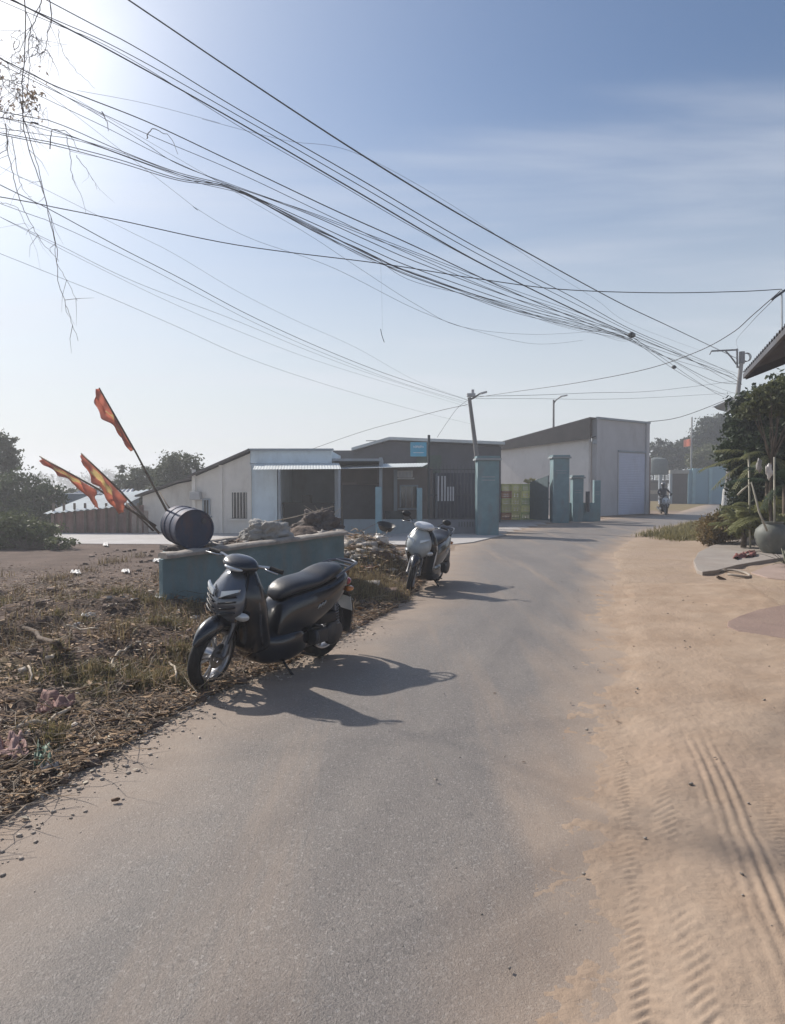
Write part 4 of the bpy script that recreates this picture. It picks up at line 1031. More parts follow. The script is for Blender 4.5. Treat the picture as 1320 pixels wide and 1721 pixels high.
# soil fill
mb = MB(); n1, n2 = 44, 22
for i in range(n1 + 1):
    for j in range(n2 + 1):
        u, v = i / n1, j / n2; p = A.lerp(B, .02 + .96 * u) + e_ * (.06 + .88 * v)
        z = zA + (zB - zA) * u - .05 + .06 * math.sin(math.pi * v) + .05 * mnoise.noise(p * 6) + .03 * mnoise.noise(p * 17) + .14 * math.exp(-((u - .78) / .13) ** 2) * math.sin(math.pi * v)
        mb.v.append(p + Vector((0, 0, z)))
for i in range(n1):
    for j in range(n2): a = i * (n2 + 1) + j; mb.f.append((a, a + n2 + 1, a + n2 + 2, a + 1))
mb.build('soil', mat('tank_soil', (.13, .095, .075), .95, vary=.35, scale=12, bump=.6, bscale=40), t, smooth=True)

BARREL = mat('barrel_blue', (.045, .058, .10), .65, vary=.15, scale=4, grime=(.17, .085, .05), gscale=6, gamt=.6, metal=.3)
t = thing('oil_drum', 'dark blue steel drum lying on its side on the soil of the teal tank', 'drum', P(322, 888, 8.75)); t.rotation_euler = (0, R(4), math.atan2(-.80, .58))
rD = .245; prof = [(0, .0), (rD - .02, .0), (rD - .018, .012), (rD, .014), (rD, -.004), (rD + .002, -.02), (rD - .003, -.035), (rD - .003, -.17), (rD + .006, -.185), (rD - .003, -.20), (rD - .003, -.36), (rD + .006, -.375), (rD - .003, -.39), (rD - .003, -.50), (rD, -.52), (0, -.52)]
MB().lathe([(r, h + .1) for r, h in prof], 48, 'X', cap=False).build('drum_body', BARREL, t, smooth=True, auto=30)
MB().lathe([(0, .112), (.03, .112), (.03, .10), (0.0, .10)], 14, 'X', cap=False).xf(Matrix.Translation((0.0, .12, .1))).build('bung', IRON, t)

POLEW = mat('bamboo', (.13, .095, .065), .6, vary=.25, scale=10)
def star_in(u, v, cu, cv, r, rot=0.):
    x, y = (u - cu) / r, (v - cv) / r; a = math.atan2(x, y) + rot; k = (a / (2 * math.pi / 5)) % 1 * (2 * math.pi / 5); k = abs(k - math.pi / 5)
    rr = math.hypot(x, y); ro, ri = 1.0, .45
    # star radius at angle offset: k=pi/5 is the tip
    tt = math.pi / 5 - k
    rad = ro * ri * math.sin(math.pi / 5) / (ri * math.sin(math.pi / 5 - tt) + ro * math.sin(tt))
    return rr < rad
def flag(base, tip, s0, s1, drop, dirv, lab, star, seed):
    base, tip = Vector(base), Vector(tip); rr = random.Random(seed)
    t = thing('red_flag', lab, 'flag', base, group='red flags on bamboo poles'); tp = tip - base
    mid = tp * .5 + Vector((0, 0, .03)); MB().tube([(0, 0, 0), tp * .25 + Vector((.0, 0, .012)), mid, tp * .75 + Vector((0, 0, .015)), tp], [.016, .014, .012, .011, .009], 8).build('flag_pole', POLEW, t, smooth=True)
    nu, nv = 42, 16; mb = MB(); dv = Vector(dirv)
    for i in range(nu + 1):
        for j in range(nv + 1):
            u, v = i / nu, j / nv; s = s0 + (s1 - s0) * u; dr = np.interp(u, [q[0] for q in drop], [q[1] for q in drop])
            p = tp * s + dv.normalized() * dr * v
            fold = .03 * math.sin(u * 9 + v * 4 + seed) + .02 * math.sin(u * 23 + v * 3) + .018 * math.sin(v * 13 + u * 5)
            p += Vector((fold * .4 * min(1, v * 3), fold * min(1, v * 3) + .05 * v * math.sin(v * 9 + u * 3), .018 * math.sin(u * 17 + v * 6) * v)); mb.v.append(p + Vector((0, 0, 0.004)))
    for i in range(nu):
        for j in range(nv): a = i * (nv + 1) + j; mb.f.append((a, a + nv + 1, a + nv + 2, a + 1))
    o = mb.build('flag_cloth', (RED, YEL), t, smooth=True)
    for k, p in enumerate(o.data.polygons):
        i, j = divmod(k, nv)
        if star_in((i + .5) / nu, (j + .5) / nv, .5, .5, star): p.material_index = 1
    so_ = o.modifiers.new('thick', 'SOLIDIFY'); so_.thickness = .003
    return t
dF = 9.3
flag(P(291, 878, 9.0), P(167, 652, dF), .54, .995, [(0, .03), (.2, .07), (.45, .10), (.6, .12), (.78, .15), (.92, .16), (1, .05)], (-.5, .1, -.75), 'tall red flag furled along the highest of the three bamboo poles above the drum', .26, 1)
flag(P(268, 896, 9.0), P(137, 762, dF), .42, .99, [(0, .17), (.12, .30), (.3, .24), (.5, .16), (.75, .14), (1, .09)], (-.2, .1, -.9), 'red flag with yellow patch on the middle bamboo pole, lower end spread open', .42, 2)
flag(P(262, 884, 9.1), P(67, 767, 9.6), .50, .99, [(0, .26), (.12, .26), (.22, .17), (.34, .08), (.6, .08), (.9, .09), (1, .05)], (0, .1, -1), 'red flag with yellow patch drooping from the lowest, flattest bamboo pole', .42, 3)

# ================================================================== RUBBLE, STICKS, LITTER
def chunks(name, n, sampler, smin, smax, m_, kind='stuff', flat=.6, seed=0, sink=.25):
    r = np.random.RandomState(seed); V = []; Fq = []
    base = np.array([(-1, -1, -1), (1, -1, -1), (1, 1, -1), (-1, 1, -1), (-1, -1, 1), (1, -1, 1), (1, 1, 1), (-1, 1, 1)], float) * .5
    fc = np.array([(0, 3, 2, 1), (4, 5, 6, 7), (0, 1, 5, 4), (1, 2, 6, 5), (2, 3, 7, 6), (3, 0, 4, 7)])
    xy = sampler(r, n); hz = ground_h(xy[:, 0], xy[:, 1]) if xy.shape[1] == 2 else xy[:, 2]
    hz = np.maximum(hz, .004)
    for k in range(len(xy)):
        s = smin + (smax - smin) * r.rand() ** 3
        b = base * (1 + (r.rand(8, 3) - .5) * .7) * np.array([s, s * r.uniform(.5, 1), s * flat * r.uniform(.4, 1)])
        a, e = r.uniform(0, 6.28), r.uniform(-.4, .4); c_, s_ = math.cos(a), math.sin(a); ce, se = math.cos(e), math.sin(e)
        M = np.array([[c_, -s_, 0], [s_, c_, 0], [0, 0, 1]]) @ np.array([[1, 0, 0], [0, ce, -se], [0, se, ce]])
        b = b @ M.T; b += np.array([xy[k, 0], xy[k, 1], hz[k] + s * flat * (.5 - sink)])
        V.append(b); Fq.append(fc + 8 * k)
    return raw(name, np.concatenate(V), np.concatenate(Fq), m_, kind=kind)
def samp_left(y0, y1, wid, bias=1.0):
    def f(r, n):
        y = y0 + (y1 - y0) * r.rand(n) ** bias; x = edge_l(y) - .02 - wid * r.rand(n) ** 1.7 * (.4 + y / 6)
        return np.stack([x, y], 1)
    return f
def samp_band(y0, y1, lo, hi):
    def f(r, n):
        y = r.uniform(y0, y1, n); x = edge_l(y) - r.normal(lo, hi, n); return np.stack([x, y], 1)
    return f
ST1 = mat('stone_grey', (.27, .235, .20), .9, vary=.35, scale=3); ST2 = mat('stone_brown', (.14, .10, .08), .95, vary=.3, scale=3); ST3 = mat('rubble_pale', (.42, .38, .34), .9, vary=.3, scale=2)
BRK = mat('brick_red', (.25, .11, .075), .9, vary=.3, scale=3)
chunks('gravel', 3600, samp_band(2.3, 8, .06, .17), .004, .024, mat('gravel_stone', (.34, .29, .245), .9, vary=.4, scale=3), seed=1)
chunks('clods', 2800, samp_left(2.4, 17, 2.6), .015, .10, ST2, seed=2)
chunks('rubble', 420, samp_left(2.6, 12, 2.0), .015, .10, ST3, seed=3, flat=.4)
def samp_pile(r, n):
    a = np.stack([r.normal(-.6, .55, n), r.normal(13.0, .9, n)], 1); return a[a[:, 0] < edge_l(a[:, 1]) - .1]
chunks('rubble', 420, samp_pile, .05, .26, ST3, seed=4, flat=.6)
chunks('rubble', 300, samp_pile, .05, .24, mat('rubble_brown', (.19, .13, .10), .95, vary=.3, scale=2), seed=5, flat=.6)
chunks('rubble', 60, samp_pile, .06, .2, BRK, seed=6, flat=.45)
def samp_tank(r, n):
    u, v = r.beta(3, 1.3, n), r.uniform(.12, .9, n); p = np.array([(A.lerp(B, a) + e_ * b + c0_)[:] for a, b in zip(u, v)]); p[:, 2] = zA + (zB - zA) * u - .02 + .05 * np.sin(np.pi * v); return p
chunks('rubble', 260, samp_tank, .02, .12, ST3, seed=7, flat=.6); chunks('rubble', 200, samp_tank, .02, .10, ST2, seed=17, flat=.7)
def samp_right(r, n):
    y = r.uniform(2.2, 12, n); x = edge_r(y) + r.normal(.5, .8, n); return np.stack([x, y], 1)
o_ = chunks('pebbles', 160, samp_right, .004, .020, ST1, seed=8, sink=0)
for v in o_.data.vertices: v.co.z += .012
def samp_roadg(r, n):
    y = r.uniform(2.1, 8, n); x = edge_l(y) + (edge_r(y) - edge_l(y)) * r.rand(n); return np.stack([x, y], 1)
chunks('pebbles', 90, samp_roadg, .003, .009, ST1, seed=9, sink=0)

def litter(name, n, sampler, size, m_, seed, lift=.012, aspect=2.2, curl=.35):
    r = np.random.RandomState(seed); xy = sampler(r, n); n = len(xy); z = np.maximum(ground_h(xy[:, 0], xy[:, 1]), .004) + lift * r.rand(n) ** 2 + .004
    a = r.uniform(0, 6.28, n); s = size * r.uniform(.4, 1.3, n); dx, dy = np.cos(a) * s / 2, np.sin(a) * s / 2; px, py = -dy / aspect, dx / aspect
    tz = (r.rand(n) - .3) * s * curl; c = np.stack([xy[:, 0], xy[:, 1], z], 1)
    q = lambda sx, sp, k: c + np.stack([dx * sx + px * sp, dy * sx + py * sp, np.maximum(tz * k, -.003)], 1)
    V = np.stack([q(-1, 0, .6), q(-.1, -1, 1), q(1, 0, .2), q(-.1, 1, 1.0), q(0, 0, .0)], 1).reshape(-1, 3)
    i = np.arange(n)[:, None] * 5
    Fq = np.concatenate([i + np.array([0, 1, 4]), i + np.array([1, 2, 4]), i + np.array([2, 3, 4]), i + np.array([3, 0, 4])], 0)
    return raw(name, V, Fq, m_, kind='stuff')
LT1 = mat('dry_leaf', (.30, .19, .10), .8, vary=.4, scale=2); LT2 = mat('pale_leaf', (.46, .40, .31), .75, vary=.25, scale=2); LT3 = mat('brown_leaf', (.14, .082, .048), .8, vary=.4, scale=2)
litter('leaf_litter', 19000, samp_left(2.4, 14, 3.4), .05, LT3, 1, .06)
litter('leaf_litter', 9000, samp_left(2.4, 13, 3.0), .048, LT1, 2, .07); litter('leaf_litter', 1600, samp_left(2.4, 12, 3.2), .11, LT1, 22, .09, 3.2)
litter('leaf_litter', 2600, samp_left(2.4, 12, 3.0), .05, LT2, 3, .07, 3.5)
litter('leaf_litter', 500, samp_band(2.3, 8, .12, .14), .05, LT2, 4, .01)
litter('leaf_litter', 60, samp_right, .035, LT3, 5, .012)
litter('leaf_litter', 900, samp_pile, .14, LT1, 6, .12); litter('leaf_litter', 500, samp_pile, .14, LT2, 7, .14)

def twigs(name, n, sampler, l0, l1, rad, m_, seed, lift=.06):
    r = random.Random(seed); rs_ = np.random.RandomState(seed); xy = sampler(rs_, n); hz = np.maximum(ground_h(xy[:, 0], xy[:, 1]), .004); mb = MB()
    for k in range(len(xy)):
        a = r.uniform(0, 6.28); l = r.uniform(l0, l1); p = Vector((xy[k, 0], xy[k, 1], hz[k] + r.random() ** 2 * lift + .006)); d = Vector((math.cos(a), math.sin(a), r.uniform(-.1, .45))) * l
        mb.tube([p, p + d * .35 + Vector((r.uniform(-1, 1), r.uniform(-1, 1), r.uniform(-.3, 1))) * l * .12, p + d * .7 + Vector((r.uniform(-1, 1), r.uniform(-1, 1), 0)) * l * .12, p + d], [rad, rad * .8, rad * .6, rad * .3], 4, cap=False)
    return mb.build(name, m_, kind='stuff')
TW1 = mat('dry_twig', (.30, .24, .18), .85, vary=.35, scale=3); TW2 = mat('dark_twig', (.09, .065, .045), .9, vary=.3, scale=3)
twigs('twigs', 1300, samp_left(2.5, 12, 2.8), .08, .4, .004, TW2, 1); twigs('twigs', 1500, samp_left(2.5, 11, 2.8), .06, .34, .0032, TW1, 2, .10); twigs('twigs', 700, samp_left(2.5, 9, 2.2), .10, .45, .0028, LT1, 12, .12)
twigs('twigs', 90, samp_pile, .2, .7, .009, TW1, 3, .3)
def samp_tank2(r, n):
    return samp_tank(r, n)[:, :2]
def grass(name, n, centers, h_, m_, seed, w=.006, lean=.5):
    r = np.random.RandomState(seed); ci = r.randint(0, len(centers), n); C = np.array(centers)[ci]
    xy = C[:, :2] + r.normal(size=(n, 2)) * C[:, 2:3]; z = np.maximum(ground_h(xy[:, 0], xy[:, 1]), 0) - .005
    a = r.uniform(0, 6.28, n); hh = h_ * r.uniform(.35, 1.2, n); ln = r.uniform(.1, 1, n)[:, None] * lean
    d = np.stack([np.cos(a), np.sin(a)], 1); pw = np.stack([-d[:, 1], d[:, 0]], 1) * w
    b = np.concatenate([xy, z[:, None]], 1); V = []
    def pt(k, s): 
        o = b.copy(); o[:, :2] += d * ln * (k ** 1.8) * hh[:, None] + pw * s; o[:, 2] += hh * (k - .25 * k * k * ln[:, 0] * 2); return o
    V = np.stack([pt(0, -1), pt(0, 1), pt(.55, .8), pt(.55, -.8), pt(1, .1), pt(1, -.1)], 1).reshape(-1, 3); i = np.arange(n)[:, None] * 6
    return raw(name, V, np.concatenate([i + np.array([0, 1, 2, 3]), i + np.array([3, 2, 4, 5])], 0), m_, kind='stuff')
GR1 = leafmat('grass_green', (.12, .11, .045), (.22, .19, .085)); GR2 = leafmat('grass_dry', (.22, .17, .085), (.34, .27, .15)); GR3 = leafmat('grass_brown', (.10, .068, .042), (.18, .125, .075))
rg = np.random.RandomState(5)
cs_ = []
for px, py, s, k in ((220, 1160, .22, 9), (290, 1150, .16, 6), (150, 1180, .15, 5), (180, 1050, .3, 8), (240, 1090, .3, 6), (60, 1080, .3, 5), (250, 1165, .12, 6), (310, 1120, .12, 5), (300, 1060, .2, 6), (30, 1180, .2, 5), (130, 1240, .1, 3)):
    g = G(px, py)
    for q in range(k): cs_.append((g.x + rg.normal() * s, g.y + rg.normal() * s, .06))
grass('grass', 2300, cs_, .13, GR1, 1, .005, .9); grass('grass', 1700, cs_, .15, GR2, 2, .005, .95)
cs3 = []
for k in range(130):
    y = rg.uniform(4, 16.5); cs3.append((edge_l(y) - .5 - abs(rg.normal()) * 3.2, y, .12))
grass('grass', 5200, cs3, .17, GR3, 3, .005, .9); grass('grass', 3200, cs3, .18, GR2, 7, .005, .9)
cs4 = []
for k in range(90):
    g = G(rg.uniform(575, 672), rg.uniform(965, 1015)); 
    if g.x < edge_l(g.y) - .12: cs4.append((g.x, g.y, .1))
grass('grass', 5000, cs4, .17, GR2, 4, .006, .8); grass('grass', 2600, cs4, .16, GR3, 5, .006, .8)
cs5 = []
while len(cs5) < 160:
    x, y = rg.uniform(7, 20), rg.uniform(20, 38)
    if inside(np.array([x]), np.array([y]), gpl)[0] and road_sd(np.array([x]), np.array([y]))[0] > .3: cs5.append((x, y, .25))
grass('grass', 9000, cs5, .22, leafmat('verge_grass', (.17, .15, .055), (.30, .26, .12)), 6, .012, .7)

# named sticks and scraps lying about
PALEW = mat('pale_stick', (.42, .35, .27), .8, vary=.25, scale=8, bump=.3, bscale=50); DARKW = mat('dark_stick', (.13, .095, .07), .9, vary=.3, scale=8, bump=.4, bscale=50)
def gp_(px, py, up=0.):
    g = G(px, py)
    for _ in range(4): z = max(.0, gz(g.x, g.y)); g = G(px, py, z + up)
    return g
def stick(pts, r0, r1, m_, lab, forks=(), nm='fallen_branch', cat='branch'):
    P3 = [gp_(px, py, up) for px, py, up in pts]; c = sum(P3, Vector()) / len(P3); c.z = min(p.z for p in P3)
    n = len(P3); mb = MB(); fine = []
    for i in range(n - 1):
        for k in range(3):
            q = P3[i].lerp(P3[i + 1], k / 3); fine.append(q + Vector((rnd.uniform(-1, 1), rnd.uniform(-1, 1), rnd.uniform(-.5, 1))) * r0 * .8 - c)
    fine.append(P3[-1] - c); m = len(fine)
    mb.tube(fine, [r0 + (r1 - r0) * i / (m - 1) for i in range(m)], 7)
    for fk in forks:
        Q = [gp_(px, py, up) - c for px, py, up in fk]; mb.tube(Q, [r0 * .6 * (1 - .7 * i / (len(Q) - 1)) for i in range(len(Q))], 6)
    o = mb.build(nm, m_, smooth=True); o.location = c; return tag(o, lab, cat, 'fallen branches on the rubbish ground')
stick([(112, 1138, .03), (150, 1130, .04), (190, 1117, .06), (200, 1098, .10), (222, 1085, .14), (238, 1079, .16)], .016, .010, PALEW, 'pale forked stick bent upwards at mid-left of the rubbish ground', [[(190, 1117, .06), (197, 1128, .03), (215, 1118, .08), (240, 1110, .10)], [(165, 1126, .05), (162, 1150, .01)]])
stick([(20, 1048, .10), (60, 1065, .10), (95, 1085, .09), (122, 1098, .05)], .024, .016, DARKW, 'dark curved branch lying in the rubbish above the pale forked stick')
stick([(78, 1107, .04), (95, 1100, .07), (110, 1096, .05)], .018, .008, PALEW, 'short pale pointed stick just right of the dark curved branch')
stick([(282, 1110, .02), (293, 1120, .10), (298, 1138, .12), (296, 1148, .06)], .010, .007, PALEW, 'thin pale arching stem just left of the near scooter front wheel')
stick([(18, 1228, .03), (50, 1218, .05), (85, 1212, .04), (118, 1190, .06)], .016, .012, PALEW, 'pale straight stick low at the left edge above the pink scrap', [[(30, 1222, .04), (48, 1205, .1)]])
stick([(48, 1120, .02), (54, 1135, .07), (50, 1150, .02)], .008, .005, PALEW, 'small pale twig standing in the brush near the left edge')
stick([(112, 1050, .1), (135, 1058, .1), (165, 1056, .1)], .010, .006, PALEW, 'thin pale stick lying across green weeds near the teal tank')
stick([(120, 1270, .02), (165, 1262, .03), (200, 1258, .02)], .012, .008, DARKW, 'dark stick beside the asphalt edge at lower left')
stick([(575, 894, .5), (620, 903, .42), (660, 917, .35), (715, 920, .3)], .02, .016, DARKW, 'long dark pole lying over the rubble pile towards the grey scooter')
c = P(405, 884, 9.5)
def rodthing(p, q, r_, m_, lab, nm='stick', cat='stick'):
    p, q = Vector(p), Vector(q); mb = MB().tube([Vector(), (q - p) * .5 + Vector((0, 0, -.02)), q - p], [r_, r_ * .8, r_ * .5], 6); o = mb.build(nm, m_, smooth=True); o.location = p; return tag(o, lab, cat)
rodthing(P(420, 884, 9.3), P(562, 851, 10.6), .008, PALEW, 'long thin pale rod propped slanting above the rubble in the teal tank', 'thin_rod', 'rod')
rodthing(P(258, 892, 9.1), P(205, 836, 9.6), .012, DARKW, 'dark dry stem leaning left of the drum, lowest of two', 'dry_stem', 'stem')
rodthing(P(296, 868, 9.1), P(268, 826, 9.5), .011, DARKW, 'dark stem rising just behind the top of the drum', 'dry_stem', 'stem')
# sack of rubble in the tank, bush skeleton
def lump(name, c, r, m_, lab, cat, seed=0, amp=.25, parent=None, sub=3):
    import bmesh
    bm = bmesh.new(); bmesh.ops.create_icosphere(bm, subdivisions=sub, radius=1)
    for v in bm.verts:
        d = v.co.copy(); k = 1 + amp * mnoise.noise(d * 1.6 + Vector((seed, 0, 0))) + amp * .55 * mnoise.noise(d * 4 + Vector((seed, 3, 0))) + (amp * .35 * mnoise.noise(d * 10 + Vector((seed, 7, 0))) if sub > 3 else 0); v.co = Vector((d.x * r[0] * k, d.y * r[1] * k, d.z * r[2] * k))
    me = bpy.data.meshes.new(name); bm.to_mesh(me); bm.free(); me.materials.append(m_); o = bpy.data.objects.new(name, me); COL.objects.link(o); o.location = c
    for p in me.polygons: p.use_smooth = True
    if cat: tag(o, lab, cat)
    if parent: o.parent = parent
    return o
SACK = mat('sack_cloth', (.33, .32, .30), .9, vary=.2, scale=6, bump=.5, bscale=18, grime=(.18, .15, .12), gamt=.5)
lump('rubble_sack', P(448, 898, 9.5), (.30, .24, .20), SACK, 'bulging grey sack with ragged left side on top of the teal tank', 'sack', 2, .4, sub=5)
lump('soil_heap', P(306, 930, 8.75), (.26, .20, .10), mat('heap_brown', (.12, .10, .09), .95, vary=.35, scale=9, bump=.7, bscale=30), 'low brown heap of soil bedding the steel drum on the left end of the tank', 'heap', 3, .45, sub=5)
lump('soil_heap', P(536, 886, 10.6), (.30, .25, .24), mat('heap_brown', (.12, .10, .09), .95, vary=.35, scale=9, bump=.7, bscale=30), 'small brown heap of rubble and roots on the right end of the tank', 'heap', 5, .5, sub=5)
twb = MB(); rr = random.Random(4); c = P(545, 872, 10.6)
for k in range(26):
    d = Vector((rr.uniform(-1, 1), rr.uniform(-.6, .6), rr.uniform(0, .7))) * .3; twb.tube([Vector((rr.uniform(-.15, .15), 0, -.12)), d * .5 + Vector((0, 0, rr.uniform(-.03, .06))), d], [.006, .004, .002], 4, cap=False)
o = twb.build('dead_root', PALEW); o.location = c; tag(o, 'tangle of pale dead roots on top of the brown heap', 'roots')
CLW = mat('white_plastic_bag', (.75, .73, .70), .5, vary=.08, scale=5, bump=.6, bscale=14, trans=.2)
g = P(640, 908, 13.2); lump('plastic_bag', (g.x, g.y, g.z), (.15, .12, .12), CLW, 'bright white plastic bag on top of the rubble pile by the grey scooter', 'bag', 9, .5)
g = P(648, 889, 13.3); 
mb = MB(); rings = []
for r_, hz_ in ((.02, .0), (.11, .0), (.17, .10), (.18, .11), (.165, .105), (.105, .012), (.02, .012)): rings.append([(r_ * math.cos(2 * math.pi * k / 24), r_ * math.sin(2 * math.pi * k / 24), hz_) for k in range(24)])
o = mb.rings(rings).build('basin', BLK, smooth=True, auto=40); o.location = (g.x, g.y, g.z - .02); o.rotation_euler = (.25, .2, 0); tag(o, 'small black basin tipped on the white bag at the rubble pile', 'basin')
def scrap(pts, m_, lab, cat='scrap', nm='cloth_scrap', amp=.03, seed=0):
    pl = [gp_(px, py, .03) for px, py in pts]; a, b, c, d = pl; mb = MB(); n = 14; o0 = (a + b + c + d) / 4
    for i in range(n + 1):
        for j in range(n + 1):
            u, v = i / n, j / n; p = a.lerp(b, u).lerp(d.lerp(c, u), v) - o0; e = .12 * (mnoise.noise(Vector((u * 5, v * 5, seed))))
            p += (b - a) * e * .5 + Vector((0, 0, amp * (.6 + 1.3 * mnoise.noise(Vector((u * 4, v * 4, seed + 5)))) + amp * .6 * mnoise.noise(Vector((u * 11, v * 11, seed))))); mb.v.append(p)
    for i in range(n):
        for j in range(n): q = i * (n + 1) + j; mb.f.append((q, q + n + 1, q + n + 2, q + 1))
    o = mb.build(nm, m_, smooth=True); o.location = o0; s = o.modifiers.new('thick', 'SOLIDIFY'); s.thickness = .004; return tag(o, lab, cat)
scrap([(-10, 1290), (48, 1275), (40, 1245), (-10, 1252)], mat('pink_cloth', (.34, .21, .19), .8, vary=.2, scale=6), 'faded pink cloth scrap at the left edge near the asphalt', amp=.06)
scrap([(58, 1205), (120, 1196), (128, 1178), (70, 1178)], mat('rose_cloth', (.27, .15, .13), .8, vary=.25, scale=6), 'dull rose cloth scrap further up by the pale straight stick', amp=.06, seed=3)
scrap([(58, 1292), (88, 1292), (85, 1262), (62, 1262)], mat('green_wrapper', (.10, .17, .12), .6, vary=.3, scale=12), 'small green wrapper just right of the pink cloth scrap', 'wrapper', 'wrapper', .05, 4)
scrap([(70, 1300), (100, 1296), (98, 1284), (72, 1288)], mat('grey_rag', (.36, .34, .32), .8), 'pale grey rag just below the green wrapper', 'rag', 'rag', .03, 6)
for k, (px, py, w, lab) in enumerate(((128, 962, 12, 'small white plastic scrap on the bare brown soil at far left'), (212, 960, 10, 'small pale scrap on the brown soil left of the tank'), (178, 915, 6, 'white scrap at the edge of the concrete lane'), (270, 1003, 12, 'pinkish-white paper scrap at the left foot of the teal tank'), (265, 942, 10, 'pale scrap leaning on the left rim of the tank'), (150, 1035, 18, 'white plastic strip among the weeds'), (255, 1105, 8, 'pale paper scrap in the brush by the forked stick'), (225, 1008, 7, 'small pale fragment on the soil near the tank corner'))):
    scrap([(px - w * .8, py + 2), (px + w * .7, py + 3), (px + w * .5, py - 3), (px - w * .6, py - 2)], CLW, lab, 'litter', 'paper_scrap', .02, k)
# mini items on the road
for px, py, lab in ((195, 1341, 'short dark twig alone on the asphalt at lower left'), (1262, 1372, 'dark curled leaf on the sand beside the tyre grooves'), (1160, 1119, 'dark dung-brown clod on the sand in mid distance'), (1296, 1166, 'pale curled leaf on the dirt near the right edge')):
    g = G(px, py, .03); o = lump('debris_piece', (g.x, g.y, .022), (.024, .010, .010), LT3 if 'pale' not in lab else PALEW, lab, 'debris', px, .5, sub=2); o.rotation_euler = (0, 0, px)
for i, (px, py) in enumerate(((1297, 1168),)): pass

# ================================================================== RIGHT-HAND SIDE
SLAB = mat('slab_concrete', (.30, .265, .235), .9, vary=.12, scale=1.5, bump=.3, bscale=30, grime=(.22, .17, .14), gscale=1.2, gamt=.6)
def flat_poly(name, pxs, z, th, m_, kind='structure'):
    pts = [G(px, py, z) for px, py in pxs]; mb = MB(); n = len(pts)
    mb.v = pts + [p - Vector((0, 0, th)) for p in pts]; mb.f = [tuple(range(n))] + [(i, n + i, n + (i + 1) % n, (i + 1) % n) for i in range(n)]
    return mb.build(name, m_, kind=kind, bevel=.01)
flat_poly('pavement', [(1172, 958), (1181, 961), (1205, 958), (1240, 949), (1280, 942), (1330, 935), (1450, 935), (1450, 893), (1330, 893), (1285, 897), (1240, 906), (1195, 917), (1174, 928), (1166, 942)], .09, .2, SLAB)
flat_poly('pavement', [(1222, 1052), (1240, 1060), (1262, 1064), (1290, 1068), (1330, 1074), (1560, 1100), (1560, 1010), (1330, 1014), (1275, 1024), (1240, 1036), (1224, 1044)], .055, .1, mat('brown_slab', (.25, .175, .145), .92, vary=.12, scale=2, bump=.4, bscale=30, grime=(.33, .24, .19), gscale=1.2, gamt=.5))
flat_poly('pavement', [(1262, 962), (1290, 950), (1330, 944), (1460, 944), (1460, 985), (1330, 975), (1290, 970)], .05, .1, mat('pink_slab', (.33, .25, .215), .92, vary=.12, scale=2, bump=.3, bscale=30))
# pottery jar
JAR = mat('jar_glaze', (.13, .14, .125), .6, vary=.2, scale=4, grime=(.30, .27, .24), gscale=3, gamt=.5, bump=.15, bscale=30)
g = G(1298, 929, .09); d = g.y; k = d / F
t = thing('pottery_jar', 'large rounded grey-green pottery jar on the concrete slab under the palm', 'jar', tuple(g))
MB().lathe([(0, 0), (.19, 0), (.22, .03), (.33, .22), (.37, .38), (.34, .52), (.24, .62), (.20, .645), (.215, .67), (.235, .69), (.20, .69), (.18, .64), (0, .6)], 40, 'Z', cap=False).build('jar_body', JAR, t, smooth=True)
MB().lathe([(0, .61), (.175, .61), (.16, .64), (0, .65)], 20, 'Z', cap=False).build('soil', mat('pot_soil', (.08, .06, .045), .95), t)
g = G(1254, 903, .09); t = thing('plant_pot', 'small blue-grey plant pot between the dry bush and the big jar', 'pot', tuple(g))
MB().lathe([(0, 0), (.15, 0), (.21, .26), (.235, .27), (.235, .32), (.20, .32), (.18, .26), (0, .25)], 28, 'Z', cap=False).build('pot_body', mat('pot_blue', (.14, .165, .20), .6, vary=.15), t, smooth=True, auto=40)
scrap([(1232, 944), (1272, 938), (1268, 930), (1236, 936)], mat('rust_rag', (.20, .07, .06), .85, vary=.3, scale=6), 'dark red rag crumpled on the slab at the foot of the jar', 'rag', 'rag', .09, 8)
# broken tyre ring
g = G(1228, 967, .02); t = thing('bicycle_tyre', 'broken pale bicycle tyre lying flat on the dirt by the slab', 'tyre', tuple(g))
pts = [(.27 * math.cos(a) * 1.05, .40 * math.sin(a) * (1 + .1 * math.sin(3 * a)), .035 + .02 * math.sin(2 * a)) for a in [R(q) for q in range(-130, 170, 10)]]
MB().tube(pts, .022, 8).build('tyre_ring', mat('faded_rubber', (.30, .26, .22), .9, vary=.2), t, smooth=True)
for k, (px, py, dx, lab) in enumerate(((1212, 974, .16, 'short dark wooden scrap at the left end of the broken tyre'), (1218, 962, .2, 'pale wood splinter behind the broken tyre'), (1180, 962, .1, 'dark stone at the near left corner of the concrete slab'))):
    g = G(px, py, .02); mb = MB(); mb.box((0, 0, .02), (dx, .05, .05), Matrix.Rotation(.3, 3, 'Y')); o = mb.build('wood_scrap' if k < 2 else 'stone', (DARKW, PALEW, ST2)[k], bevel=.008); o.location = g; o.rotation_euler = (0, .1, k * 1.3); tag(o, lab, 'wood' if k < 2 else 'stone')
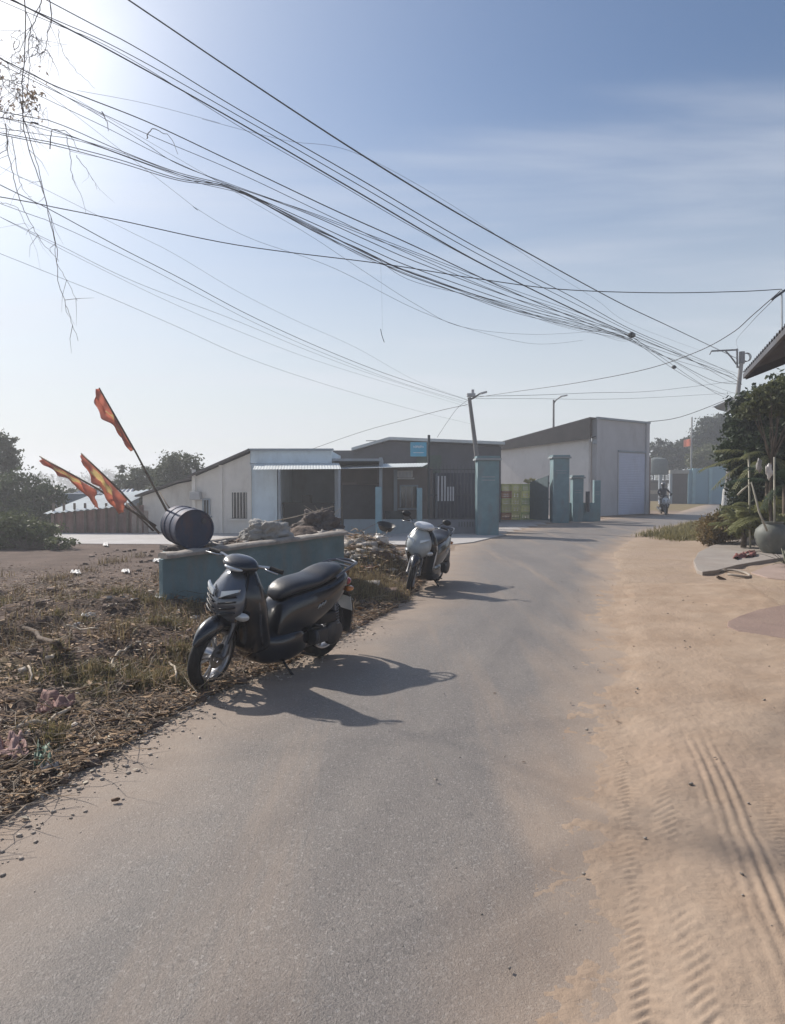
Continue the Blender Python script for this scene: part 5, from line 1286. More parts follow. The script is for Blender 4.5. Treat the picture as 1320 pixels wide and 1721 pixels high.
# palm and other plants
FROND = leafmat('frond_green', (.13, .14, .05), (.26, .26, .12), .35); FRONDD = leafmat('frond_dark', (.025, .045, .025), (.06, .09, .05), .2)
def frond(mb, base, d, L, droop, wl=.28, n=26, r=rnd):
    d = Vector(d).normalized(); pts = []
    for i in range(9):
        t = i / 8; pts.append(Vector(base) + d * L * t + Vector((0, 0, -droop * L * t * t)))
    mb.tube(pts, [.014 * (1 - .85 * i / 8) for i in range(9)], 5)
    for i in range(n):
        t = .18 + .8 * i / n; s = t * 8; k = min(7, int(s)); p = pts[k].lerp(pts[k + 1], s - k); tg = (pts[k + 1] - pts[k]).normalized()
        side = tg.cross(Vector((0, 0, 1))).normalized(); l = wl * (1 - .75 * abs(t - .45) ** 1.2) * r.uniform(.8, 1.1)
        for sg in (-1, 1):
            e = p + (side * sg * .8 + tg * .7 + Vector((0, 0, -.45 + r.uniform(-.15, .1)))).normalized() * l; m_ = p.lerp(e, .5) + Vector((0, 0, .03)); w = tg * .014
            mb.add([p - w, p + w, m_ + w, m_ - w, e], [(0, 1, 2, 3), (3, 2, 4)])
def palm(loc, nf, L, lab, m_, seed, trunk=.5, el=(.1, 1.1), face=None):
    t = thing('palm_plant', lab, 'palm', loc, group='palms and leafy plants by the slab'); r = random.Random(seed)
    MB().tube([(0, 0, -.05), (.02, 0, trunk * .5), (0, .02, trunk)], [.07, .06, .045], 10).build('trunk', BARK, t, smooth=True)
    for k in range(nf):
        a = 2 * math.pi * k / nf + r.uniform(-.3, .3); e = r.uniform(*el); mb = MB(); frond(mb, (0, 0, trunk), (math.cos(a), math.sin(a), math.tan(min(e, 1.3))), L * r.uniform(.7, 1.1), r.uniform(.2, .6), r=r); mb.build('frond', m_, t)
g = P(1285, 905, 16.9); g.z = .08; palm(tuple(g), 15, 1.25, 'feathery green palm growing behind the large pottery jar', FROND, 1, .75, (.0, 1.0))
g = P(1250, 893, 17.2); g.z = .08; palm(tuple(g), 11, .95, 'smaller pale green palm rising from behind the blue-grey pot', FROND, 2, .5, (.3, 1.1))
g = P(1318, 885, 16.4); g.z = 0; palm(tuple(g), 14, 1.5, 'tall dark palm at the right edge of the photo', FRONDD, 3, 1.6, (.0, .9))
g = P(1290, 800, 17.6); g.z = 0; palm(tuple(g), 16, 1.5, 'palm with long drooping olive fronds hanging in front of the dark tree', FROND, 4, 2.3, (-.35, .7))
# spiky plant at right edge
g = G(1322, 948, .09); t = thing('spiky_plant', 'grey-green spiky plant with long stiff leaves at the right edge below the jar', 'plant', tuple(g)); r = random.Random(8)
for k in range(18):
    a = r.uniform(0, 6.28); e = r.uniform(.15, 1.0); L_ = r.uniform(.45, .8); d = Vector((math.cos(a) * math.cos(e), math.sin(a) * math.cos(e), math.sin(e))); s = d.cross(Vector((0, 0, 1))).normalized()
    mb = MB(); rings = []
    for i in range(7):
        q = i / 6; p = d * L_ * q + Vector((0, 0, -.12 * q * q)); w = .028 * (1 - q) ** .6 + .002; u = s.cross(d)
        rings.append([p - s * w, p - u * .008 * (1 - q) - u * .001, p + s * w, p + u * .004])
    mb.rings(rings).build('leaf', leafmat('agave', (.13, .14, .10), (.24, .23, .17), .1), t, smooth=True)
# dry bush and shrubs
def bl(px, py, d, rx, rz, ry=None): return (tuple(P(px, py, d)), (rx * d / F, (ry or rx) * d / F, rz * d / F))
def bush(lab, base, blobs, n, size, leaf, seed, cat='bush', stems=10, name='bush', group=None, clump=30):
    base = Vector(base); t = thing(name, lab, cat, base, group=group); r = random.Random(seed); mb = MB()
    rel = [((Vector(c) - base), q) for c, q in blobs]
    for c, q in rel:
        for k in range(stems):
            e = c + Vector((r.uniform(-1, 1) * q[0], r.uniform(-1, 1) * q[1], r.uniform(-.2, 1.05) * q[2])); mb.tube(wiggle((r.uniform(-.1, .1), r.uniform(-.1, .1), 0), e, 4, .03, r), [.012, .01, .008, .005, .003], 4, cap=False)
    mb.build('stems', BARK, t); leaf_cloud('foliage', [(tuple(c), q) for c, q in rel], n, size, leaf, t, seed=seed, clump=clump); return t
bush('olive-brown dry bush at the corner of the slab, left of the palms', G(1208, 914), [bl(1205, 890, 18.6, 28, 26), bl(1192, 903, 18.4, 16, 12), bl(1228, 888, 18.8, 18, 24)], 5200, .085, LEAF_DRY, 11)
bush('green-brown leafy bush between the dry bush and the palms', G(1232, 908), [bl(1232, 868, 19.2, 20, 20), bl(1215, 872, 19.4, 14, 12)], 2600, .09, LEAF_OLIVE, 12)
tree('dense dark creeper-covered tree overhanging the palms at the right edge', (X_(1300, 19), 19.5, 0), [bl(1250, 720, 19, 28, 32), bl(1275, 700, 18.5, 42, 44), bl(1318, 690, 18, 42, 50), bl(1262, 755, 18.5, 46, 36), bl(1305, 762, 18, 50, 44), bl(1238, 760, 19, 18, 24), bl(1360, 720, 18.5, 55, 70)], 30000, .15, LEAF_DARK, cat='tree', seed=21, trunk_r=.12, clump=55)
tree('lighter green creeper spreading on the wire above the dark tree', (X_(1312, 16), 16.4, 0), [bl(1300, 668, 16, 34, 22), bl(1330, 655, 16, 28, 26), bl(1262, 690, 16.3, 26, 13)], 5200, .12, LEAF_OLIVE, name='creeper', cat='creeper', seed=22, trunk_r=.05)
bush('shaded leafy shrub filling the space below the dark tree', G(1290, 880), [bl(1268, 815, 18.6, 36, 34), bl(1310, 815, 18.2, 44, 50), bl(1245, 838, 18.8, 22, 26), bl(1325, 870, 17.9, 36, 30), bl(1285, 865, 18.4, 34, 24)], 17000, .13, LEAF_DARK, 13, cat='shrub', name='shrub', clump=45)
bush('sunlit yellow-green weeds between the palms and the big jar', G(1262, 905), [bl(1266, 880, 17.2, 26, 22), bl(1300, 868, 17.0, 26, 30), bl(1240, 890, 17.4, 14, 14)], 4200, .085, leafmat('leaf_yellow', (.15, .16, .05), (.28, .27, .11), .4), 15, stems=14, clump=16)
# stakes, hanging bags, tarp
def polything(pts, r_, m_, lab, nm, cat):
    o0 = Vector(pts[0]); o = MB().tube([Vector(p) - o0 for p in pts], r_, 7).build(nm, m_, smooth=True); o.location = o0; return tag(o, lab, cat)
BAM = mat('pale_bamboo', (.36, .34, .27), .6, vary=.15, scale=5)
polything([P(1290, 893, 15.4), P(1276, 860, 15.5), P(1270, 835, 15.6), P(1263, 811, 15.7), P(1248, 824, 15.8), P(1240, 832, 15.8)], .022, BAM, 'bent pale bamboo stake leaning among the palms', 'bamboo_stake', 'stake')
polything([(P(1303, 890, 16).x, 16, 0), P(1302, 768, 16)], .022, BAM, 'upright straight bamboo stake right of the bent one', 'bamboo_stake', 'stake')
polything([(P(1262, 890, 17).x, 17, 0), P(1259, 765, 17)], .025, BAM, 'thin grey upright post in the shade left of the hanging bags', 'post', 'post')
for px, py, w, hh, lab in ((1276, 783, 4, 11, 'pale cloth bag hanging in the shade, left of two'), (1293, 792, 4.5, 11, 'bright white plastic bag hanging in the shade, right of two')):
    lump('hanging_bag', P(px, py, 15.6), (w * 15.6 / F, .05, hh * 15.6 / F), CLW if 'white' in lab else SACK, lab, 'bag', px, .8)
TARP = mat('tarp_grey', (.45, .46, .48), .7, vary=.1, scale=3, trans=.35)
a, b, c, d_ = P(1199, 684, 21), P(1242, 663, 20.2), P(1240, 700, 20.2), P(1214, 690, 21)
mb = MB(); n = 10
for i in range(n + 1):
    for j in range(n + 1):
        u, v = i / n, j / n; p = a.lerp(b, u).lerp(a.lerp(c, u) + (d_ - a.lerp(c, .5)) * math.sin(u * math.pi) * .8, v) - a; mb.v.append(p + Vector((0, .05 * math.sin(u * 9 + v * 5), 0)))
for i in range(n):
    for j in range(n): q = i * (n + 1) + j; mb.f.append((q, q + n + 1, q + n + 2, q + 1))
o = mb.build('tarpaulin', TARP, smooth=True); o.location = a; tag(o, 'pale grey tarpaulin corner stretched beside the leaning pole above the tree', 'tarpaulin'); s = o.modifiers.new('t', 'SOLIDIFY'); s.thickness = .01
# house roof corner
t = thing('roofed_house', 'dark metal roof corner of the house at the right edge, above the plants', 'house', (7.6, 11.5, 0)); ox_ = Vector((7.6, 11.5, 0))
DRF = mat('rusty_roof', (.075, .08, .095), .75, vary=.25, scale=1.2, grime=(.10, .075, .06), gscale=1.2, gamt=.5)
e0, e1 = P(1249, 626, 13.0), Vector((4.2, 6.9, P(1249, 626, 13.0).z)); up_ = Vector((4.2, -1.4, 1.7))
mb = MB(); sheet(mb, e0 - ox_, e1 - ox_, e0 + up_ - ox_, e1 + up_ - ox_, .2, .02, .006); mb.build('roof', DRF, t)
mb = MB(); mb.quadbox([e0 - ox_ + Vector((0, 0, -.11)), e1 - ox_ + Vector((0, 0, -.11)), e1 - ox_ + Vector((0, 0, -.03)), e0 - ox_ + Vector((0, 0, -.03))], (.05, 0, 0)); mb.build('eave_board', DRF, t)
mb = MB(); mb.quadbox([e0 - ox_ + Vector((.05, .0, -.13)), e0 + up_ - ox_ + Vector((0, 0, -.13)), e0 + up_ - ox_ + Vector((0, 0, .03)), e0 - ox_ + Vector((.05, 0, .03))], (0, -.05, 0)); mb.build('verge_board', DRF, t)
w0, w1 = Vector((7.9, 13.0, 0)), Vector((6.3, 6.9, 0)); mb = MB(); mb.quadbox([w0 - ox_, w1 - ox_, w1 - ox_ + Vector((0, 0, 4.1)), w0 - ox_ + Vector((0, 0, 4.1))], (.15, 0, 0)); mb.quadbox([w0 - ox_ + Vector((.16, 0, 0)), Vector((10.4, 12.2, 0)) - ox_, Vector((10.4, 12.2, 5)) - ox_, w0 - ox_ + Vector((.16, 0, 4.1))], (0, -.15, 0)); mb.build('wall', BRW, t)
t = thing('antenna_mast', 'thin antenna mast standing on the dark metal roof at the right edge', 'mast', tuple(P(1315, 560, 10.4)))
MB().tube([(0, 0, -.1), (-.02, 0, .62)], .014, 6).build('mast_tube', STEEL, t); MB().tube([(-.16, 0, .48), (.12, 0, .68)], .018, 6).build('mast_arm', IRON, t)
t = thing('shade_box', 'dark brown box added for the plant shade behind the palms at the right edge', 'shed', (X_(1380, 21), 21.5, 0))  # dark box added to stand in for the shade among the plants
MB().box((0, 0, 1.7), (3.4, 1.5, 3.4)).build('wall', mat('plant_shade', (.05, .045, .04), .9, vary=.2), t); MB().box((0, 0, 3.45), (3.9, 2.1, .1)).build('roof', ROOFD, t)

# ================================================================== DISTANT TREES
GT = 'trees behind the houses'
tree('tall grey-green tree cut by the left edge of the photo', (X_(0, 30), 30, 0), [bl(-8, 757, 30, 34, 30), bl(8, 785, 30, 20, 26), bl(-30, 800, 30, 40, 34), bl(10, 748, 30, 16, 18)], 9000, .17, LEAF_FAR, group=GT, seed=31, trunk_r=.2)
tree('dark round thicket tree at the far left behind the green bush', (X_(45, 27), 27, 0), [bl(30, 828, 27, 44, 34), bl(75, 842, 27, 34, 26), bl(-10, 835, 27, 40, 40), bl(60, 862, 26.5, 45, 24), bl(0, 862, 26.5, 50, 24)], 13000, .16, LEAF_MID, group=GT, seed=32)
tree('low hedge-like tree between the thicket and the blue roof', (X_(115, 40), 40, 0), [bl(105, 842, 40, 30, 18), bl(140, 838, 42, 36, 14), bl(190, 838, 46, 40, 14)], 6000, .2, LEAF_FAR, group=GT, seed=33)
bush('light green weedy bush at the left edge beyond the bare soil', G(50, 925), [bl(20, 893, 18, 44, 28), bl(70, 900, 18, 34, 20), bl(-30, 895, 18, 40, 32), bl(100, 912, 17.4, 22, 9)], 12000, .10, leafmat('leaf_weedy', (.07, .09, .04), (.15, .17, .08)), 14, clump=30)
tree('round grey-green tree rising above the cream house roof', (X_(305, 34), 34, 0), [bl(305, 785, 34, 34, 24), bl(285, 800, 34, 26, 22), bl(335, 800, 34, 18, 18), bl(300, 822, 34, 40, 18)], 9000, .16, LEAF_FAR, group=GT, seed=34, clump=30)
tree('smaller feathery tree just left of the round tree above the house', (X_(240, 36), 36, 0), [bl(240, 805, 36, 24, 20), bl(258, 818, 36, 24, 20), bl(212, 818, 36, 20, 22), bl(228, 835, 36, 30, 16)], 6500, .16, LEAF_FAR, group=GT, seed=35, clump=28)
tree('tiny pointed tree just left of the feathery tree above the shed', (X_(208, 40), 40, 0), [bl(206, 800, 40, 7, 20), bl(212, 822, 40, 10, 18)], 1200, .14, LEAF_FAR, group=GT, seed=36)
tree('tall dark boxy tree behind the far teal wall', (X_(1200, 78), 78, 0), [bl(1200, 722, 78, 24, 24), bl(1180, 738, 78, 20, 20), bl(1222, 735, 78, 24, 26), bl(1200, 755, 78, 36, 22)], 15000, .34, LEAF_DARK, group=GT, seed=37, trunk_r=.3)
tree('low dark tree right of the warehouse corner', (X_(1128, 82), 82, 0), [bl(1130, 762, 82, 26, 20), bl(1102, 752, 82, 16, 14), bl(1150, 752, 82, 18, 16), bl(1118, 780, 82, 34, 16)], 9000, .34, LEAF_DARK, group=GT, seed=38, trunk_r=.3)
tree('olive-green tree directly above the far teal wall', (X_(1195, 68), 68, 0), [bl(1190, 768, 68, 28, 18), bl(1218, 772, 68, 22, 18), bl(1172, 778, 68, 18, 12)], 7000, .3, LEAF_OLIVE, group=GT, seed=39, trunk_r=.2)
tree('wide tree line of dark foliage behind the creeper at the right edge', (X_(1300, 74), 74, 0), [bl(1260, 745, 74, 40, 32), bl(1320, 740, 74, 50, 38), bl(1390, 745, 74, 50, 38)], 9000, .36, LEAF_MID, group=GT, seed=40, trunk_r=.3)
leaf_cloud('far_wood', [((x, 210 + 30 * math.sin(x * .05), 2.2), (16, 8, 3.0 + 1.3 * math.sin(x * .13))) for x in range(-200, 210, 14)], 26000, 1.3, LEAF_FAR, kind='stuff', seed=50, clump=30)

# ================================================================== POLES AND CABLES
CABM = mat('cable_black', (.03, .032, .038), .6, vary=.2); CABG = mat('cable_grey', (.10, .105, .12), .6, vary=.2)
POLEC = mat('concrete_pole', (.21, .20, .195), .85, vary=.1, scale=3, grime=(.15, .14, .13), gamt=.4)
b0 = G(1217, 860); tp = P(1247, 604, b0.y)
t = thing('utility_pole', 'leaning concrete utility pole with square bracket and cables, by the creeper on the right', 'utility pole', tuple(b0), group='utility poles')
MB().tube([(0, 0, -.3), tp - b0], [.17, .115], 14).build('pole_shaft', POLEC, t, smooth=True, auto=40)
MB().tube([(P(1233, 745, b0.y) - b0) * .999, P(1228, 775, b0.y) - b0], .17, 12).build('white_band', mat('white_band', (.5, .5, .48), .8), t)
MB().tube([P(1217.5, 858, b0.y) - b0, P(1221, 822, b0.y) - b0], .19, 12).build('white_band', mat('white_band', (.5, .5, .48), .8), t)
d = b0.y; mb = MB()
q = lambda px, py: P(px, py, d) - b0
mb.tube([q(1196, 590), q(1238, 588)], .05, 6); mb.tube([q(1239, 586), q(1239.5, 618)], .055, 6); mb.tube([q(1239.5, 617), q(1248, 617)], .05, 6); mb.tube([q(1220, 590), q(1229, 600), q(1238, 612)], .045, 6); mb.tube([q(1196, 590), q(1193, 596)], .03, 6)
mb.build('bracket', IRON, t); 
mb = MB(); mb.lathe([(0, -.25), (.17, -.25), (.17, .45), (0, .45)], 14, 'Z', cap=False).xf(Matrix.Translation(tp - b0)); mb.build('cable_box', IRON, t)
mb = MB()
for k in range(3): mb.tube([Vector((.25 * math.cos(a), .1 * k, .25 * math.sin(a))) + q(1256, 600) for a in [R(x) for x in range(0, 370, 20)]], .02, 5)
mb.build('cable_coil', CABM, t)
# middle pole with street-lamp arm
bm_ = G(806, 889); dm = bm_.y; tm = P(789, 668, dm)
t = thing('utility_pole', 'slim leaning concrete pole with small lamp arm behind the tall teal gate pillar', 'utility pole', tuple(bm_), group='utility poles')
MB().tube([(0, 0, -.2), P(802, 770, dm) - bm_, tm - bm_], [.10, .085, .065], 12).build('pole_shaft', POLEC, t, smooth=True, auto=40)
q = lambda px, py: P(px, py, dm) - bm_
MB().tube([q(789, 672), q(798, 668), q(806, 662), q(812, 661)], [.035, .035, .03, .03], 8).build('lamp_arm', POLEC, t)
mb = MB(); mb.box((0, 0, 0), (.26, .12, .07), Matrix.Rotation(-.25, 3, 'Y')); mb.xf(Matrix.Translation(q(813, 660))); mb.build('lamp_head', mat('lamp_grey', (.45, .45, .45), .5), t, bevel=.02)
mb = MB(); mb.box((0, 0, 0), (.3, .2, .12)); mb.box((.06, 0, .12), (.1, .1, .16)); mb.xf(Matrix.Translation(q(792, 664))); mb.build('cable_box', mat('box_pale', (.4, .4, .41), .6), t, bevel=.015)
# lamp pole behind the warehouse
D = 47; t = thing('street_lamp', 'slender single-arm street lamp rising behind the white warehouse', 'street lamp', (X_(930, D), D, 0)); ox = t.location.x
q = lambda px, py: Vector((X_(px, D) - ox, 0, Zp(py, D)))
MB().tube([(0, 0, 0), q(929.5, 672)], [.10, .06], 10).build('lamp_post', POLEC, t, smooth=True, auto=40); MB().tube([q(929.5, 678), q(933, 673), q(938, 669), q(944, 666)], [.045, .04, .035, .03], 8).build('lamp_arm', POLEC, t)
MB().box((0, 0, 0), (.5, .2, .09), Matrix.Rotation(-.2, 3, 'Y')).xf(Matrix.Translation(q(946, 665.5))).build('lamp_head', mat('lamp_grey', (.45, .45, .45), .5), t, bevel=.02)
# near pole that carries the bundles, just outside the left of the view
t = thing('utility_pole', 'nearest utility pole, outside the left of the view, where the cable bundles meet', 'utility pole', (-7.6, 3.9, 0), group='utility poles')
MB().tube([(0, 0, -.2), (0, 0, 8.2)], [.17, .12], 12).build('pole_shaft', POLEC, t, smooth=True)
MB().box((0, 0, 7.2), (.12, 1.8, .12)).build('crossarm', IRON, t); MB().box((0, 0, 5.6), (.12, 1.6, .12)).build('crossarm', IRON, t)
def dl(ax, ay, bx_, by):
    m_ = (bx_ - ax) / (by - ay); c = ax - m_ * ay
    return lambda px: c / ((px - 660) / F - m_)
D0 = dl(-7.5, 4, 20.5, 42.0)
def spline(P3, n=10):
    out = []; m = len(P3)
    for i in range(m - 1):
        p0, p1, p2, p3 = P3[max(i - 1, 0)], P3[i], P3[i + 1], P3[min(i + 2, m - 1)]
        for k in range(n):
            s = k / n; out.append(.5 * ((2 * p1) + (p2 - p0) * s + (2 * p0 - 5 * p1 + 4 * p2 - p3) * s * s + (3 * p1 - p0 - 3 * p2 + p3) * s ** 3))
    out.append(P3[-1]); return out
GC = 'overhead cables'
def cable(pts, r_, lab, df=D0, m_=CABM, ext=True, grp=GC, k_=.85):
    r_ = r_ * k_
    P3 = [P(px, py, df(px) if callable(df) else df) for px, py in pts]
    if ext:
        a, b = P3[0], P3[1]; k = (a.y - 4.0) / (b.y - a.y); e = a - (b - a) * k; e.z = a.z + (a.z - b.z) * k * 1.0; P3 = [e] + P3
    sp = spline(P3, 8); o0 = sp[-1].copy()
    o = MB().tube([p - o0 for p in sp], [r_ * (.6 + .4 * float(sst(9, 15, p.y))) if df is D0 else r_ for p in sp], 5).build('overhead_cable', m_, smooth=True); o.location = o0
    return tag(o, lab, 'cable', grp)
cable([(212, -3), (400, 124), (600, 255), (760, 353), (900, 432), (1040, 508), (1120, 546), (1198, 583), (1240, 603)], .019, 'thickest topmost black cable crossing the whole sky, first of all from the top')
cable([(75, -2), (240, 86), (400, 183), (600, 298), (800, 415), (960, 498), (1060, 553), (1150, 592), (1230, 628), (1247, 646)], .012, 'cable just under the topmost one, upper strand of the second pair')
cable([(45, 12), (200, 93), (400, 205), (600, 322), (800, 438), (960, 518), (1062, 563), (1150, 600), (1228, 634), (1247, 646)], .017, 'heavy cable below the second pair, ending at the dark splice')
cable([(0, -8), (200, 82), (400, 194), (600, 309), (800, 425), (960, 507), (1060, 557), (1150, 598), (1225, 640), (1247, 646)], .010, 'lower strand of the second pair of cables')
cable([(10, 5), (200, 88), (400, 211), (560, 303), (700, 385), (860, 470), (1000, 538), (1062, 566)], .007, 'thin wire running tight against the heavy cable')
cable([(-5, 95), (90, 143), (150, 166), (260, 210), (400, 276), (560, 352), (700, 415), (860, 490), (1000, 548), (1060, 572), (1130, 605), (1200, 640), (1247, 646)], .013, 'upper strand of the middle group of cables, above the sagging bundle')
cable([(-5, 105), (90, 152), (240, 222), (400, 290), (560, 366), (700, 432), (860, 500), (1000, 552), (1060, 573)], .008, 'thin wire just beneath the upper strand of the middle group', m_=CABG)
bund = [((-5, 186), (90, 205), (200, 252), (300, 290), (400, 316), (520, 360), (620, 405), (700, 440), (860, 500), (960, 530), (1040, 556), (1070, 576), (1140, 625), (1190, 652), (1243, 672)),
        ((-5, 196), (60, 208), (200, 258), (300, 293), (400, 320), (520, 372), (620, 418), (700, 452), (860, 508), (960, 536), (1050, 560), (1100, 592), (1170, 640), (1210, 664), (1243, 676)),
        ((-5, 222), (90, 240), (200, 268), (300, 300), (400, 318), (520, 380), (620, 426), (700, 462), (860, 514), (960, 540), (1040, 562), (1090, 582), (1180, 612), (1235, 630)),
        ((0, 226), (90, 244), (200, 273), (300, 303), (400, 321), (520, 384), (620, 432), (700, 468), (860, 520), (960, 545), (1040, 565), (1120, 600), (1235, 634)),
        ((90, 150), (160, 190), (240, 238), (300, 276), (400, 314), (500, 350), (620, 398), (700, 428), (860, 492), (960, 526), (1040, 558), (1110, 584), (1240, 628)),
        ((90, 172), (180, 215), (260, 256), (330, 288), (400, 316), (520, 356), (620, 394), (740, 440), (860, 486), (1000, 536), (1060, 566), (1150, 618), (1200, 648), (1244, 664)),
        ((30, 205), (120, 230), (220, 262), (320, 300), (400, 322), (500, 372), (640, 442), (760, 488), (860, 524), (960, 548), (1040, 564)),
        ((0, 215), (130, 236), (230, 270), (330, 306), (420, 330), (520, 378), (640, 438), (760, 484), (880, 524), (1000, 552), (1050, 566))]
bl_ = ('top', 'second from top', 'third from top', 'fourth from top', 'fifth from top', 'sixth from top', 'lowest but one', 'lowest')
for k, pts in enumerate(bund): cable(pts, .010 if k < 4 else .007, f'{bl_[k]} strand of the dark sagging bundle in the middle of the sky', m_=CABM if k % 3 else CABG)
wv = random.Random(9)
for k in range(5):
    b_ = bund[k]; pts = [(px, py + wv.uniform(-9, 9)) for px, py in bund[3] if 380 < px < 1050]
    cable([(400, 318)] + pts[1:] + [(1064, 570)], .005, ('first', 'second', 'third', 'fourth', 'fifth')[k] + ' hair-thin tangled wire woven through the sagging bundle in mid sky, counted downwards', m_=CABG, ext=False)
cable([(260, 296), (330, 350), (420, 400), (560, 450), (700, 520), (800, 556), (900, 578), (980, 572)], .004, 'faint thin wire looping below the sagging bundle', m_=CABG)
cable([(400, 325), (520, 395), (600, 448), (700, 512), (780, 550), (900, 562), (1010, 556)], .004, 'very faint wire drooping under the centre of the bundle', m_=CABG)
cable([(340, 200), (480, 236), (600, 258), (760, 345), (900, 440), (1000, 502), (1062, 545), (1180, 590)], .004, 'hair-thin wire crossing just under the topmost cable', m_=CABG, ext=False)
cable([(130, 152), (250, 175), (370, 207)], .004, 'short thin wire leaving the middle group at upper left', m_=CABG, ext=False)
D1 = dl(-7.5, 4.4, 2.75, 26.0)
for pts, r_, lab in (([(-5, 308), (80, 350), (200, 415), (300, 466), (420, 530), (540, 585), (660, 632), (785, 672)], .010, 'upper strand of the lower left bundle running down to the slim leaning pole'),
                     ([(-5, 340), (90, 375), (230, 440), (330, 492), (440, 548), (560, 600), (680, 645), (785, 676)], .006, 'second strand of the lower left bundle to the slim pole'),
                     ([(-5, 362), (100, 412), (230, 475), (400, 540), (520, 590), (640, 634), (787, 680)], .005, 'third strand of the lower left bundle to the slim pole'),
                     ([(30, 380), (130, 432), (280, 505), (400, 556), (520, 602), (640, 640), (787, 684)], .004, 'fourth faint strand of the lower left bundle to the slim pole'),
                     ([(60, 450), (180, 498), (300, 550), (420, 603), (560, 650), (700, 690), (790, 712)], .0045, 'lowest faint wire at the left, below the whole lower bundle'),
                     ([(180, 370), (290, 425), (400, 490), (500, 540), (600, 585), (700, 640), (787, 672)], .004, 'faint wire just above the lower left bundle')):
    cable(pts, r_, lab, D1, CABG, True, GC, .6)
D2 = dl(-7.5, 8.2, 4.5, 10.3)
D2 = dl(-4.98, 9.0, 5.7, 10.4)
cable([(-420, 262), (-5, 330), (100, 350), (200, 370), (400, 412), (640, 443), (800, 468), (940, 486), (1100, 492), (1240, 490), (1314, 486)], .007, 'nearly level thin cable crossing the sky from left edge to the roof mast', D2, ext=False)
D3 = dl(2.75, 26, 5.7, 10.4)
cable([(1314, 487), (1265, 530), (1230, 560), (1170, 592), (1080, 622), (960, 645), (868, 658), (800, 668)], .008, 'service cable swinging from the roof mast down to the slim pole', D3, ext=False)
D4 = dl(2.75, 26, 20.4, 42)
cable([(800, 666), (900, 664), (1000, 660), (1100, 657), (1240, 640)], .010, 'level wire from the slim pole to the far leaning pole, upper one', D4, CABG, False)
cable([(800, 670), (900, 670), (1000, 671), (1100, 668), (1238, 660)], .008, 'level wire from the slim pole to the far leaning pole, lower one', D4, CABG, False)
cable([(1088, 709), (1130, 704), (1170, 692), (1243, 663)], .02, 'cable from the warehouse corner up to the leaning pole', dl(14, 39, 20.4, 42), CABM, False)
cable([(787, 672), (770, 685), (755, 705), (735, 735)], .008, 'drop wire curving from the slim pole towards the sign post', dl(2.75, 26, 1.5, 24), CABG, False)
cable([(786, 680), (740, 690), (680, 706), (620, 722), (560, 742), (500, 764)], .012, 'faint blurred cable from the slim pole over the dark roof', dl(2.75, 26, -2.4, 31), CABG, False)
cable([(1314, 490), (1260, 545), (1238, 572), (1242, 590)], .008, 'thin stay wire from the roof mast to the top of the leaning pole', dl(20.4, 42.4, 5.7, 10.4), CABG, False)
for px, py, r_, lab in ((1062, 563, 5, 'dark splice box on the heavy cable near the leaning pole'), (1133, 617, 3.2, 'small dark clamp on the lower wires before the leaning pole'), (100, 170, 0, '')):
    if r_ == 0: continue
    d = D0(px); lump('cable_splice', P(px, py, d), (r_ * d / F * 1.3, .1, r_ * d / F), CABM, lab, 'cable splice', 1, .15, sub=2)
g = P(640, 553, 12); o = MB().tube([(0, 0, 0), (.02, 0, -.1), (.06, 0, -.22)], .006, 5).build('loose_thread', CABG); o.location = g; tag(o, 'tiny loose thread dangling alone in the middle of the sky', 'thread')
cable([(643, 555), (642, 500), (640, 440)], .0012, 'hair-thin thread holding the dangling scrap in mid sky', 12.0, CABG, False, None)
# hanging dead vines at upper left
VINE = mat('dead_vine', (.10, .085, .08), .85, vary=.25, scale=6)
def vine(paths, lab, r0, seed, extra=0, area=None):
    r = random.Random(seed); mb = MB(); o0 = P(*paths[0][0][0], 7.9)
    for pts, rad in paths:
        P3 = [P(px, py, 7.6 + .4 * r.random() + .0 * i) - o0 for i, (px, py) in enumerate(pts)]; sp = spline(P3, 5)
        sp = [p + Vector((r.uniform(-1, 1), r.uniform(-1, 1), r.uniform(-1, 1))) * .008 for p in sp]; m = len(sp)
        mb.tube(sp, [rad * (1 - .7 * i / m) for i in range(m)], 5, cap=False)
        for q in range(extra):
            i = r.randrange(2, m - 1); a = sp[i]; l = r.uniform(.08, .35); dd = Vector((r.uniform(-.8, .8), r.uniform(-.5, .5), r.uniform(-1, .1))).normalized() * l
            mb.tube([a, a + dd * .5 + Vector((r.uniform(-.04, .04), 0, -.02)), a + dd + Vector((0, 0, -.05))], [rad * .5, rad * .35, rad * .15], 4, cap=False)
    o = mb.build('dead_vine', VINE); o.location = o0; return tag(o, lab, 'vine', 'dead vines hanging from the cables')
vine([([(40, -20), (44, 60), (38, 140), (40, 210), (52, 260), (72, 320), (84, 370), (96, 420), (98, 470), (110, 505), (120, 540), (132, 572)], .0065), ([(30, 150), (45, 215), (62, 270), (75, 330), (90, 385), (96, 440), (112, 470), (130, 505)], .005)], 'longest dead vine, its forked tip hanging lowest at the upper left', .012, 1, 7)
vine([([(70, 0), (62, 30), (48, 60), (50, 110), (46, 160), (52, 200)], .006), ([(80, -10), (88, 30), (80, 60), (76, 85), (62, 96)], .006), ([(76, 82), (84, 92), (90, 106)], .004), ([(45, 20), (56, 50), (66, 70), (76, 84)], .005)], 'tangle of short dead twigs above the crossing cables at upper left', .009, 2, 6)
vine([([(10, 210), (14, 260), (24, 300), (34, 340), (50, 370), (66, 400), (84, 422), (100, 440)], .005), ([(20, 230), (30, 290), (40, 320), (54, 332)], .004), ([(0, 258), (12, 250), (14, 225), (8, 200)], .004), ([(0, 340), (30, 350), (50, 390), (70, 402)], .003)], 'sparse thin vine strands at the far left edge below the cables', .005, 3, 4)
